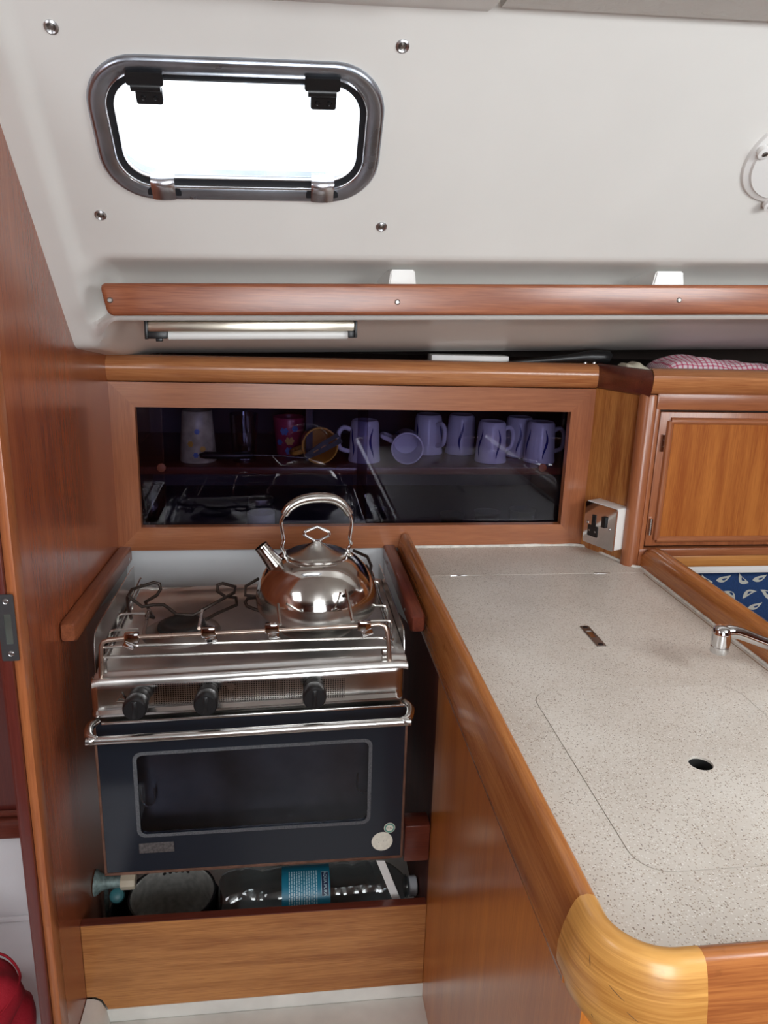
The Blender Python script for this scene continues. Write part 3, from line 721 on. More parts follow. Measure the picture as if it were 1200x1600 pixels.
# ================================================================== COUNTER UNIT, FIDDLES, WORKTOP
gu = thing('counter_unit', 'teak counter unit with rounded fiddle edge right of the stove', 'counter', (.46, .9, 0))
obj('side_panel', box(B(), XP, XP+.016, .4625, 1.052, .10, .868), 'w_panel', gu)
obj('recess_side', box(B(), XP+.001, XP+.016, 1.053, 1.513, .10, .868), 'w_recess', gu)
obj('front_panel', box(B(), XP+.0165, 1.0, .4625, .478, .10, .868), 'w_fidx', gu)
IX, IY, IR = .2525, .447, .04        # inner line of the fiddle and its corner radius
def fid_path():
    P = [(Vector((IX, y, 0)), Vector((-1, 0, 0))) for y in (1.494, 1.4, 1.2, 1.0, .8, .6, IY+IR)]
    C = Vector((IX+IR, IY+IR, 0)); arc = []
    for k in range(13):
        a = PI+PI/2*k/12; n = Vector((math.cos(a), math.sin(a), 0)); arc.append((C+n*IR, n))
    Q = [(Vector((x, IY, 0)), Vector((0, -1, 0))) for x in (IX+IR, .4, .6, .8, 1.0)]
    return P, arc, Q
PL, PA, PQ = fid_path()
sec = [(-.002, .895), (-.001, .926), (.002, .9305), (.008, .9325), (.0135, .9315), (.0165, .928), (.0185, .922), (.0225, .905), (.0265, .88), (.0285, .866), (.028, .860), (.024, .857), (.002, .857)]
def fid(bm, path, s): return loft(bm, [[p+n*o+Vector((0, 0, z)) for o, z in s] for p, n in path])
obj('side_fiddle', fid(B(), PL, sec), 'w_fid', gu, smooth=50)
secb = [(-.002, .895), (-.001, .927), (.003, .932), (.009, .9335), (.015, .932), (.0185, .928), (.022, .920), (.0265, .905), (.0295, .888), (.0295, .873), (.026, .858), (.019, .846), (.008, .838), (.002, .836)]
obj('corner_block', fid(B(), [(PA[0][0]+Vector((0, .014, 0)), PA[0][1])]+PA+[(PA[-1][0]+Vector((.016, 0, 0)), PA[-1][1])], secb), 'w_blond', gu, smooth=50)
SCR = plain('brown_scratch', (.10, .05, .02), .7)
CB = [o_ for o_ in gu.children if o_.name.startswith('corner_block')][0]
for k0, k1, za, zb_ in ((5.4, 6.9, .902, .896), (7.2, 8.2, .889, .884), (3.0, 3.4, .912, .905), (4.2, 4.4, .866, .863)):
    pts_ = []
    for i in range(7):
        t_ = i/6; a_ = PI+PI/2*(k0+(k1-k0)*t_)/12; z_ = za+(zb_-za)*t_
        o_ = [s0_[0]+(s1_[0]-s0_[0])*(z_-s0_[1])/(s1_[1]-s0_[1]) for s0_, s1_ in zip(secb[3:], secb[4:]) if s1_[1] <= z_ <= s0_[1]][0]
        n_ = Vector((math.cos(a_), math.sin(a_), 0)); pts_.append(Vector((IX+IR, IY+IR, z_))+n_*(IR+o_+.0001))
    obj('scratch', tube(B(), pts_, [.0001, .0002, .0003, .0003, .00025, .0002, .0001], 5), SCR, CB)
obj('front_fiddle', fid(B(), PQ, sec), 'w_fidx', gu, smooth=50)
secr = [(-.0, .895), (.0, .928), (.003, .938), (.009, .944), (.021, .9465), (.031, .943), (.036, .934), (.036, .88), (.0, .88)]
bm = B(); rings = []
for y, k in ((1.362, -.012), (1.352, -.003), (1.335, 0), (1.2, 0), (1.0, 0), (.8, 0), (.447, 0)):
    rings.append([Vector((.690+o, y, z+(k if z > .93 else 0))) for o, z in secr])
obj('end_fiddle', loft(bm, rings), 'w_fid', gu, smooth=50)
obj('end_panel', box(B(), .700, .718, .47, 1.36, .10, .88), 'w_panel', gu)

wt = thing('worktop', 'speckled cream laminate worktop with inset lids and metal hinges', 'worktop', (.46, .95, ZT))
yh = 1.330
obj('rear_top', prism(B(), [(.2505, yh+.0008), (.6895, yh+.0008), (.6895, 1.358), (.6868, 1.364), (.6195, 1.4995), (.2505, 1.4995)], XY, ZT-.018, ZT), 'top', wt)
lid_o = rrect(.462, .7235, .1425, .1690, .032, 8)
lid_i = rrect(.462, .7235, .1415, .1680, .0312, 8)
front_o = [(.2505, yh-.0008), (.2505, IY+IR)]+[(p.x, p.y) for p, n in PA]+[(.6895, IY), (.6895, yh-.0008)]
obj('main_top', plate(B(), front_o, [lid_o], XY, ZT-.018, ZT), 'top', wt)
sl = obj('sink_lid', plate(B(), lid_i, [circ(.4646, .7161, .0135)], XY, ZT-.018, ZT+.0002), 'top', wt)
bm = B(); lathe(bm, [(.0133, -.0025), (.0133, -.10), (.0, -.10)], (.4646, .7161, ZT), 24, cap=False); obj('finger_hole', bm, 'dark', sl)
bm = B(); plate(bm, rrect(.462, .7235, .1430, .1695, .0325, 8), [rrect(.462, .7235, .1410, .1675, .031, 8)], XY, ZT-.012, ZT-.0012); obj('lid_seam', bm, plain('brown_seam', (.16, .11, .07), .7), wt)
obj('hinge_seam', box(B(), .2505, .6895, yh-.0012, yh+.0012, ZT-.010, ZT-.0003), 'seal', wt)
for (a, b) in ((.3045, .336), (.5835, .6155)): obj('hinge', box(B(), a, b, yh-.0022, yh+.0022, ZT-.004, ZT+.0012, .0006), 'chrome', wt)
lt = obj('lift_latch', plate(B(), rrect(.4715, 1.0545, .0072, .037, .002, 3), [rrect(.4715, 1.060, .0048, .012, .001, 2)], XY, ZT, ZT+.0014), 'steel_d', wt, label='small dark metal lift latch')
obj('latch_tongue', box(B(), .4668, .4762, 1.049, 1.071, ZT+.0001, ZT+.0006), 'steel', lt)
for y in (1.0235, 1.0855): obj('screw', screw_head(B(), (.4715, y, ZT+.0014), (0, 0, 1), .0042, .001), 'blackg', lt)
bm = B(); tube(bm, smooth_path([(.252, 1.4975, ZT+.001), (.45, 1.4985, ZT+.0012), (.617, 1.497, ZT+.001), (.650, 1.432, ZT+.001), (.6700, 1.376, ZT+.001), (.679, 1.3615, ZT+.001), (.689, 1.357, ZT+.001)], 5), .0036, 6); obj('sealant_bead', bm, 'seal', wt)
bm = B(); tube(bm, [(.6890, 1.357, ZT+.001), (.6885, 1.2, ZT+.001), (.6875, 1.05, ZT+.001), (.6885, .8, ZT+.001), (.689, .46, ZT+.001)], .003, 6); obj('sealant_bead', bm, 'seal', wt)
bm = B(); tube(bm, [(.6805, 1.325, ZT), (.6800, 1.05, ZT), (.6805, .8, ZT)], .0009, 6); obj('lid_edge', bm, plain('brown_edge', (.33, .24, .16), .6), wt)
# water marks left by sponge
# --- tap
tp = thing('tap', 'chrome swivel tap reaching over the worktop from the right', 'tap', (.665, .955, ZT))
nz = Vector((.5935, .914, 0))
lathe_pts = [(.0115, .9385), (.0122, .9395), (.0122, .9475), (.0112, .9485), (.0112, .9505), (.0128, .9515), (.0128, .966), (.0118, .973), (.008, .9775), (.0, .979)]
sp_pts = smooth_path([(.5935, .914, .966), (.604, .9135, .9695), (.620, .913, .9665), (.645, .912, .957), (.672, .911, .948), (.700, .914, .945), (.722, .925, .942), (.733, .945, .932), (.735, .955, .910)], 6)
n_ = len(sp_pts); bm = B(); tube(bm, sp_pts, [.0105-.0022*min(1, i/(n_*.35)) for i in range(n_)], 16); obj('spout', bm, 'chrome', tp, smooth=60)
obj('nozzle', lathe(B(), lathe_pts, nz, 28), 'chrome', tp, smooth=40)
bm = B(); lathe(bm, [(.0, 0), (.0098, 0), (.0098, .001)], (.5935, .914, .9380), 20); obj('aerator', bm, 'steel_d', tp)
bm = B(); lathe(bm, [(.028, ZT), (.028, ZT+.003), (.014, ZT+.006), (.0125, ZT+.035), (.0, ZT+.036)], (.735, .955, 0), 24); 
for v in bm.verts: v.co.z += .046
obj('base', bm, 'chrome', tp)

# ================================================================== STOVE BAY: side bars, shields, board, blocks
def bar_loft(bm, a, b, w, h, sgn):
    """rounded bar from a (far) to b (near), w wide, h high, its top edge on the given points"""
    rings = []
    for p, e in ((a, 0), (a+(b-a)*.5, 0), (a+(b-a)*.985, 0), (b, .003)):
        s = rrect(sgn*w/2, -h/2, w/2-e, h/2-e, .005-e*.5, 3)
        rings.append([p+Vector((x, 0, z)) for x, z in s])
    return loft(bm, rings)
bl = thing('stove_side_bar', 'sloping mahogany bar on the bulkhead above the stove, left side', 'bar', (XB, 1.3, .9))
obj('bar', bar_loft(B(), Vector((XB, 1.499, .909)), Vector((XB, 1.078, .9325)), .024, .031, 1), 'w_bar', bl, smooth=40)
obj('screw', screw_head(B(), (XB+.0241, 1.47, .893), (1, 0, 0), .004, .001), 'screw', bl)
o = obj('heat_shield', prism(B(), [(1.498, .885), (1.498, .842), (1.45, .838), (1.17, .899), (1.17, .905)], YZ, XB+.012, XB+.0135), 'steel_d'); tag(o, 'wedge of dull steel heat shield under the left mahogany bar', 'shield')
br = thing('stove_side_bar', 'dark worn mahogany bar beside the counter fiddle, right of kettle', 'bar', (.21, 1.3, .88))
obj('bar', bar_loft(B(), Vector((.2245, 1.499, .907)), Vector((.2235, 1.132, .908)), .024, .030, -1), 'w_darky', br, smooth=40)
for y in (1.44, 1.20): obj('screw', screw_head(B(), (.2000, y, .890), (-1, 0, 0), .0035, .001), 'screw', br)
o = obj('heat_shield', prism(B(), [(1.5, .885), (1.5, .82), (1.30, .845), (1.14, .882), (1.14, .89)], YZ, .2035, .2050), 'laminate'); tag(o, 'pale heat shield under the dark bar right of the kettle', 'shield')

db = thing('storage_board', 'plain teak board closing the pan store below the oven', 'board', (-.045, 1.055, .236))
bm = B(); prism(bm, [(XB+.0005, .2875), (XB+.014, .2865), (XB+.024, .280), (XB+.0315, .262), (XB+.036, .2465), (XB+.045, .2380), (XP-.0005, .2360), (XP-.0005, .4235), (XB+.0005, .4275)], XZ, 1.0500, 1.0640); obj('board', bm, 'w_draw', db)
obj('top_edge', prism(B(), [(XB+.0005, .4275), (XP-.0005, .4235), (XP-.0005, .4255), (XB+.0005, .4295)], XZ, 1.0500, 1.0640), 'w_dark', db)
o = obj('stop_block', box(B(), .1895, XP-.0005, 1.050, 1.085, .510, .5785, .003), 'w_dark'); tag(o, 'small mahogany stop block between oven and counter panel', 'block')

# ================================================================== STOVE
st = thing('gimballed_stove', 'stainless two-burner boat stove with dark glass oven door', 'stove', (-.045, 1.2, .55))
def SH(bm):
    for v in bm.verts: v.co.z += .03*(v.co.x+.045)*max(0, min(1.3, (v.co.z-.55)/.3))
    return bm
YS = 1.02
obj('body', SH(box(B(), -.266, .176, 1.040, 1.355, .5505, .862, .003)), 'steel_d', st)
# pressed hob tray with rims
bm = B()
prof = [(1.018, .869), (1.017, .874), (1.020, .8775), (1.026, .8780), (1.029, .8755), (1.034, .8755), (1.037, .8790), (1.043, .8800), (1.050, .8770), (1.058, .8725), (1.075, .8705), (1.14, .8700), (1.24, .8700), (1.30, .8715), (1.315, .8780), (1.325, .8830), (1.352, .8835), (1.356, .880), (1.356, .866)]
rings = []
for x, k in ((-.268, .0), (-.264, .6), (-.255, 1), (-.15, 1), (-.045, 1), (.06, 1), (.165, 1), (.174, .6), (.178, .0)):
    rings.append([Vector((x, y, .876+(z-.876)*k if z < .876 and 1.05 < y < 1.31 else z-(1-k)*.003)) for y, z in prof])
loft(bm, rings, False); obj('hob_tray', SH(bm), 'tray', st, smooth=60)
# control panel with rolled edges
bm = B(); sec_p = [(1.032, .873), (1.024, .8735), (1.0195, .870), (1.0185, .862), (1.0185, .835), (1.0195, .829), (1.015, .8245), (1.0155, .8205), (1.022, .8185), (1.036, .8185)]
rings = []
for x, s in ((-.2718, .012), (-.2705, .005), (-.266, .001), (-.260, 0), (-.045, 0), (.160, 0), (.167, .001), (.1715, .005), (.173, .012)):
    rings.append([Vector((x, y+s, z)) for y, z in sec_p])
loft(bm, rings); obj('control_panel', SH(bm), 'perf', st, smooth=50)
bm = B(); tube(bm, [(-.228, 1.0175, .857), (-.235, 1.0160, .845), (-.222, 1.0160, .843)], .0016, 6, closed=True); obj('pilot_slot', SH(bm), 'wire_s', st)
for x in (-.2045, -.1095, .0405):
    kb = obj('knob', SH(lathe(B(), [(.0150, .016), (.0165, .019), (.0172, .030), (.0165, .036), (.0145, .0385), (.0, .039)], (x, 1.0185, .8490), 28, (0, -1, 0))), 'black', st, smooth=40)
    obj('shaft', SH(lathe(B(), [(.0135, .0), (.0150, .004), (.0135, .012), (.0095, .013), (.0095, .0165)], (x, 1.0185, .8490), 24, (0, -1, 0))), 'cast', kb)
    obj('pointer', SH(box(B(), x-.0018, x+.0018, .9780, .9798, .843, .861, .0006)), 'black', kb)
    obj('grip_bar', SH(box(B(), x-.0035, x+.0035, .9790, .9810, .836, .8620, .001)), 'black', kb)
# oven door
dx0, dx1, dz0, dz1 = -.2685, .1790, .5495, .8080
wcx, wcz, whx, whz = -.0455, .6835, .1745, .0735
win = rrect(wcx, wcz, whx, whz, .013, 6); win2 = rrect(wcx, wcz, whx-.0055, whz-.0055, .009, 6)
od = obj('oven_door', SH(plate(B(), rrect((dx0+dx1)/2, (dz0+dz1)/2, (dx1-dx0)/2, (dz1-dz0)/2, .002, 2), [win2], XZ, YS, YS+.006)), 'navy', st, label='dark navy glass oven door')
obj('window_border', SH(plate(B(), win, [win2], XZ, YS-.0004, YS+.0002)), 'dots', od)
obj('window_pane', SH(prism(B(), win2, XZ, YS+.001, YS+.004)), 'oven_pane', od)
for a in ((dx0-.0025, dx0+.0012, dz0-.002, dz1), (dx1-.0012, dx1+.0025, dz0-.002, dz1), (dx0-.0025, dx1+.0025, dz0-.0045, dz0+.0002)):
    obj('edge_strip', SH(box(B(), a[0], a[1], YS-.001, YS+.018, a[2], a[3], .0004)), 'copper', od)
obj('edge_strip', SH(box(B(), dx0+.01, dx1-.005, YS-.006, YS+.014, .8085, .8130, .0015)), 'steel', od)
hp = smooth_path([(dx0+.003, YS+.004, .8105), (dx0-.004, YS-.010, .8095), (dx0-.001, YS-.028, .8060), (dx0+.010, YS-.035, .8030), (dx0+.03, YS-.035, .8020), (dx1-.035, YS-.035, .8020), (dx1-.012, YS-.035, .8030), (dx1-.001, YS-.028, .8060), (dx1+.003, YS-.010, .8095), (dx1-.004, YS+.004, .8105)], 5)
obj('handle', SH(tube(B(), hp, .0062, 12)), 'steel', od, smooth=60)
stk = obj('round_sticker', SH(lathe(B(), [(.0165, 0), (.0165, .0006), (.0, .0006)], (.1485, YS, .5770), 32, (0, -1, 0))), 'cream', od, label='plain cream round sticker')
bm = B()
for k in range(9):
    a = random.uniform(0, 6.28); r = random.uniform(.002, .012); lathe(bm, [(.0004, 0), (.0, .0001)], (.1485+r*math.cos(a), YS-.0007, .5765+r*math.sin(a)), 5, (0, -1, 0), cap=False)
obj('specks', SH(bm), 'dark', stk)
s2 = obj('ok_sticker', SH(lathe(B(), [(.0088, 0), (.0088, .0006), (.0, .0006)], (.1595, YS, .6005), 28, (0, -1, 0))), 'cream', od, label='small round green and cream sticker reading O.K.')
obj('sticker_ring', SH(plate(B(), circ(.1595, .6005, .0080, 28), [circ(.1595, .6005, .0058, 28)], XZ, YS-.0010, YS-.0006)), 'green', s2)
bm = B(); text_mesh(bm, 'O.K.', lambda a, b, d: Vector((.1595+a, YS-.0012, .6005+b)), .0050); obj('lettering', SH(bm), 'dark', s2, smooth=0)
obj('badge', SH(box(B(), -.2185, -.1675, YS-.0012, YS, .5825, .6000, .0004)), 'badge', od, label='worn grey rating plate')
# oven cavity with a rack
cav = bmesh.new(); box(cav, -.235, .145, YS+.008, 1.33, .585, .785); bmesh.ops.delete(cav, geom=[f for f in cav.faces if abs(f.calc_center_median().y-(YS+.008)) < 1e-4], context='FACES'); obj('oven_cavity', SH(cav), 'cavity', st, smooth=0)
bm = B()
for y in (1.045, 1.30): tube(bm, [(-.228, y, .672), (.138, y, .672)], .0022, 6)
for k in range(15): tube(bm, [(-.22+.025*k, 1.045, .672), (-.22+.025*k, 1.30, .672)], .0012, 5)
obj('oven_rack', SH(bm), 'wire_s', st)
for x in (-.205, .118):
    bm = B(); tube(bm, smooth_path([(x-.008, 1.035, .690), (x-.009, 1.035, .665), (x, 1.033, .655), (x+.010, 1.035, .662), (x+.010, 1.035, .685)], 4), .0014, 6); obj('rack_hook', SH(bm), 'wire_s', st)
# side wind shields
def shield(xa, y0, y1, zb, zt_, name):
    poly = [(y1, zb), (y1, zt_-.004), (y1-.03, zt_), (y0+.030, zt_+.006), (y0+.014, zt_+.003), (y0+.004, zt_-.012), (y0, zt_-.035), (y0, zb)]
    bm = B(); prism(bm, poly, YZ, xa, xa+.0012); return obj(name, bm, 'steel', st)
shield(-.2745, 1.068, 1.385, .858, .912, 'wind_shield'); shield(.1790, 1.066, 1.40, .868, .905, 'wind_shield')
# fiddle rails round the hob
def W(pts): return [at(p[0], p[1], Y=p[2]) for p in pts]
fr = [(158, 1064, 1.028), (158, 1030, 1.028), (158, 1010, 1.030), (161, 1003, 1.031), (170, 1000, 1.032), (205, 996, 1.033), (390, 987, 1.033), (575, 977.5, 1.033), (592, 975, 1.032), (601, 978, 1.031), (605, 987, 1.030), (607, 1005, 1.028), (609, 1034, 1.028)]
obj('front_rail', tube(B(), W(fr), .0034, 10), 'wire_c', st, smooth=60)
obj('front_wire', tube(B(), W([(160, 1027, 1.030), (606, 1011, 1.030)]), .0022, 8), 'wire_s', st)
obj('front_wire', tube(B(), W([(160, 1012, 1.034), (200, 1009, 1.034), (590, 996, 1.034), (604, 998, 1.036), (606, 1011, 1.04)]), .0022, 8), 'wire_s', st)
obj('back_wire', tube(B(), W([(227, 947, 1.335), (226, 929, 1.345), (231, 921, 1.35), (242, 919, 1.352), (420, 916, 1.352), (570, 909, 1.352), (576, 913, 1.35), (578, 928, 1.345)]), .0018, 8), 'wire_s', st)
obj('back_wire', tube(B(), W([(229, 931, 1.345), (420, 927, 1.345), (577, 920, 1.345)]), .0018, 8), 'wire_s', st)
for dx, zz in ((0, .905), (0, .893)):
    obj('side_wire', tube(B(), [(-.252, 1.045, zz-.004), (-.252, 1.33, zz)], .0020, 8), 'wire_s', st)
    obj('side_wire', tube(B(), [(.158, 1.045, zz+.004), (.158, 1.33, zz+.006)], .0020, 8), 'wire_s', st)
for y in (1.10, 1.16, 1.27):
    obj('side_wire', tube(B(), smooth_path([(-.258, y, .872), (-.258, y, .902), (-.254, y, .909), (-.244, y, .910), (-.216, y, .910)], 4), .0020, 8), 'wire_s', st)
    obj('side_wire', tube(B(), smooth_path([(.164, y, .878), (.164, y, .906), (.160, y, .914), (.150, y, .915), (.130, y, .915)], 4), .0020, 8), 'wire_s', st)
bm = B(); box(bm, -.256, -.249, 1.030, 1.036, .874, .900, .001); obj('rail_foot', bm, 'wire_s', st)
bm = B(); box(bm, .140, .154, 1.030, 1.040, .878, .899, .002); obj('rail_foot', bm, 'wire_s', st)
# burners
for x, y in ((-.1655, 1.185), (.052, 1.185)):
    b_ = obj('burner', SH(lathe(B(), [(.062, .870), (.060, .873), (.046, .8745), (.040, .880), (.036, .880)], (x, y, 0), 40, cap=False)), 'steel_d', st, smooth=60)
    obj('burner_cap', SH(lathe(B(), [(.036, .876), (.038, .880), (.037, .8855), (.033, .8875), (.024, .887), (.020, .8845), (.0, .884)], (x, y, 0), 40, cap=False)), 'cast', b_, smooth=50)
# pan supports: bent dark wires with retaining loops
r1 = [(205, 966, 1.15), (200, 948, 1.19), (199, 934, 1.22), (206, 921, 1.25), (240, 910, 1.27), (249, 912, 1.275), (251, 921, 1.27), (245, 930, 1.26), (227, 941, 1.24), (232, 951, 1.22), (240, 965, 1.18), (228, 962, 1.17)]
r2 = [(201, 932, 1.22), (222, 948, 1.21), (240, 945, 1.21), (256, 945, 1.21), (266, 952, 1.205), (276, 960, 1.195), (302, 961, 1.195), (320, 951, 1.205), (366, 926, 1.245), (368, 917, 1.26), (348, 911.5, 1.27), (340, 914, 1.27), (340, 924, 1.26), (352, 932, 1.25), (369, 934, 1.24), (370, 945, 1.22), (340, 958, 1.19), (322, 968, 1.16)]
r3 = [(404, 904, 1.265), (384, 916, 1.25), (383, 930, 1.24), (404, 932, 1.235), (420, 936, 1.23)]
r4 = [(430, 960, 1.17), (404, 954, 1.19), (386, 947, 1.20), (383, 941, 1.21), (387, 935, 1.22), (404, 933, 1.23)]
r5 = [(530, 926, 1.11), (552, 911, 1.15), (578, 892, 1.21), (580, 884, 1.235), (574, 870, 1.265), (552, 860, 1.285)]
r6 = [(540, 931, 1.10), (562, 917, 1.14), (579, 906, 1.18), (580, 897, 1.20), (572, 884, 1.22)]
for r in (r1, r2, r3, r4, r5, r6):
    obj('pan_support', tube(B(), W(r), .0028, 8), 'wire', st, smooth=60)
def flat(p, q, w=.0042):
    bm = B(); a, b = at(*p[:2], Y=p[2]), at(*q[:2], Y=q[2]); tube(bm, [a, b], w*.62, 6); return bm
for p, q in (((224, 992, 1.04), (233, 953, 1.17)), ((311, 982, 1.04), (316, 954, 1.14)), ((438, 976, 1.045), (434, 944, 1.10)), ((551, 971, 1.045), (541, 922, 1.10))):
    obj('support_arm', flat(p, q), 'wire_s' if p[0] > 400 else 'wire_c', st)
for i, (px, py, tilt) in enumerate(((206, 998, .5), (326, 989, -.3), (425, 983, -.2), (569, 979, -.4))):
    c = at(px, py, Y=1.0285); bm = B()
    box(bm, -.010, .010, -.005, .005, -.006, .009, .002); box(bm, -.007, .009, -.008, -.002, -.015, -.002, .0015, mat=Matrix.Rotation(tilt, 4, 'Y') @ Matrix.Rotation(.4, 4, 'X'))
    for v in bm.verts: v.co += c
    obj('rail_clamp', bm, 'chrome', st, smooth=25)
# ================================================================== KETTLE
KX, KY = .0515, 1.188; KB = .897
kt = thing('kettle', 'domed stainless steel kettle with arched handle on the right burner', 'kettle', (KX, KY, KB))
def K(p): return [(r, z) for r, z in p]
obj('body', lathe(B(), [(.049, .9945), (.0555, .9930), (.066, .9870), (.0770, .9765), (.0860, .9640), (.0925, .9510), (.0962, .9395), (.0972, .9350)], (KX, KY, 0), 64, cap=False), 'kettle', kt, smooth=70)
obj('lower_band', lathe(B(), [(.0972, .9350), (.0985, .9250), (.0985, .9160), (.0965, .9080), (.0915, .9010), (.0860, KB), (.0, KB)], (KX, KY, 0), 64, cap=False), 'kettle_b', kt, smooth=50)
ld = obj('lid', lathe(B(), [(.0485, .9935), (.0490, .9965), (.0460, .9985), (.0340, 1.0015), (.0220, 1.0060), (.0130, 1.0115), (.0075, 1.0155), (.0060, 1.0180), (.0, 1.0185)], (KX, KY, 0), 56, cap=False), 'kettle_b', kt, smooth=60)
kp = [(-.004, 1.0180), (-.0185, 1.0260), (-.0205, 1.0300), (-.0180, 1.0335), (-.0020, 1.0400), (.0020, 1.0400), (.0175, 1.0330), (.0195, 1.0290), (.0175, 1.0255), (.004, 1.0180)]
obj('lid_knob', tube(B(), smooth_path([(KX+a, KY, b) for a, b in kp], 4), .0024, 10), 'chrome', ld, smooth=60)
# spout to the left
sd = Vector((-.60, .06, .80)).normalized(); s0 = Vector((KX-.062, KY-.012, .977))
bm = B(); rings = []
u = sd.orthogonal().normalized(); v_ = sd.cross(u)
for h, r in ((-.012, .0165), (.0, .0155), (.012, .0138), (.030, .0118), (.041, .0108), (.043, .0112), (.045, .0108), (.045, .0085), (.030, .0080)):
    rings.append([s0+sd*h+(u*math.cos(2*PI*k/24)+v_*math.sin(2*PI*k/24))*r for k in range(24)])
loft(bm, rings, True, cap=False); obj('spout', bm, 'kettle', kt, smooth=50)
obj('spout_mouth', lathe(B(), [(.0, 0), (.0083, .0)], s0+sd*.031, 20, sd, cap=False), 'dark', kt)
hw = [(-.0525, .9900), (-.0515, 1.0000), (-.0555, 1.0100), (-.0530, 1.0220), (-.0555, 1.0400), (-.0565, 1.0530), (-.0500, 1.0655)]
hq = [(.0500, 1.0655), (.0545, 1.0530), (.0555, 1.0400), (.0530, 1.0220), (.0550, 1.0100), (.0500, 1.0000), (.0520, .9895)]
hg = [(-.0515, 1.0635), (-.0430, 1.0755), (-.0250, 1.0850), (0, 1.0885), (.0250, 1.0855), (.0420, 1.0745), (.0520, 1.0600)]
def kpath(q): return smooth_path([(KX+a, KY+.006*a/.05, b) for a, b in q], 5)
for q in (hw, hq): hd = obj('handle_wire', tube(B(), kpath(q), .0030, 10), 'chrome', kt, smooth=60)
g = kpath(hg); n_ = len(g)
obj('grip', tube(B(), g, [.0066+.0016*math.sin(PI*i/(n_-1)) for i in range(n_)], 16), 'kettle_b', kt, smooth=60)
for a in (-.0525, .0520): obj('handle_lug', lathe(B(), [(.0075, -.004), (.0065, .004), (.003, .008), (0, .0085)], (KX+a, KY, .9895), 14), 'kettle', kt)

# ================================================================== CROCKERY BEHIND THE GLASS
ZS = 1.0605
def mug_proto(name, label, mat, r0, r1, h, group=None, stripes=True, handle=True):
    """mug standing on its rim: r0 at the rim (bottom), r1 at the foot (top)"""
    t = thing(name, label, 'mug', (0, 0, 0), group)
    obj('cup', lathe(B(), [(r0-.003, .0), (r0, .001), (r0+.0005, .004), (r0-.001, .015), (r1+.0012, h-.012), (r1, h-.004), (r1-.003, h), (r1-.006, h-.002), (0, h-.002)], (0, 0, 0), 32, cap=False), mat, t, smooth=50)
    obj('cup_inside', lathe(B(), [(r0-.003, .0), (r0-.004, .003), (r1-.003, h-.010), (0, h-.008)], (0, 0, 0), 28, cap=False), mat, t, smooth=50)
    if handle:
        p = smooth_path([(r1+.002, 0, h-.020), (r1+.016, 0, h-.016), (r1+.026, 0, h-.026), (r1+.027, 0, h-.045), (r1+.022, 0, h-.060), (r0-.002, 0, h-.066)], 5)
        obj('handle', tube(B(), p, .0050, 10), mat, t, smooth=60)
    if stripes:
        for a0 in (.5, 1.9, 3.3, 4.6):
            bm = B(); pts = []
            for k in range(13):
                z = .012+(h-.026)*k/12; a = a0+.13*math.sin(k/12*5+a0); r = r0-.001+(r1+.0012-r0+.001)*(z-.015)/(h-.027)+.0004
                pts.append((a, z, r, .0028*math.sin(PI*(k+.6)/13.2)))
            L_ = [bm.verts.new((r*math.cos(a-w/r), r*math.sin(a-w/r), z)) for a, z, r, w in pts]; R_ = [bm.verts.new((r*math.cos(a+w/r), r*math.sin(a+w/r), z)) for a, z, r, w in pts]
            for i in range(12): bm.faces.new((L_[i], L_[i+1], R_[i+1], R_[i]))
            obj('stripe', bm, 'mugb', t)
    return t
GM = 'blue-striped white mugs'
m0 = mug_proto('striped_mug', 'white mug with blue stripes upside down, leftmost striped mug, beside yellow mug', 'mugw', .0335, .0285, .0875, GM)
spots = [(569, 1.600, 0, 'PI', None, math.radians(185)),
         (667, 1.690, 0, '', 'white mug upside down with handle right, just right of the mug lying on its side', math.radians(-60)),
         (718, 1.690, 0, '', 'blue-striped mug upside down in back row, fourth from the right', math.radians(70)),
         (766, 1.600, 0, '', 'blue-striped mug upside down in front row, third from the right', math.radians(20)),
         (808, 1.665, 0, '', 'blue-striped mug in back row between the two rightmost front mugs', math.radians(-10)),
         (842, 1.600, 0, '', 'blue-striped mug upside down, rightmost in the cupboard', math.radians(8))]
for i, (px, Y, _, _, lab, rz) in enumerate(spots):
    p = at(px, 715, Y=Y); o = m0 if i == 0 else copy_tree(m0)
    o.location = (p.x, Y, ZS); o.rotation_euler = (0, 0, rz)
    if lab: o['label'] = lab
# one lies on its side, mouth towards the room
o = copy_tree(m0); p = at(634, 692, Y=1.585); o.location = (p.x, 1.560, ZS+.0345); o.rotation_euler = (-PI/2-.0, math.radians(200), math.radians(-6)); o['label'] = 'white mug lying on its side, mouth facing the glass'
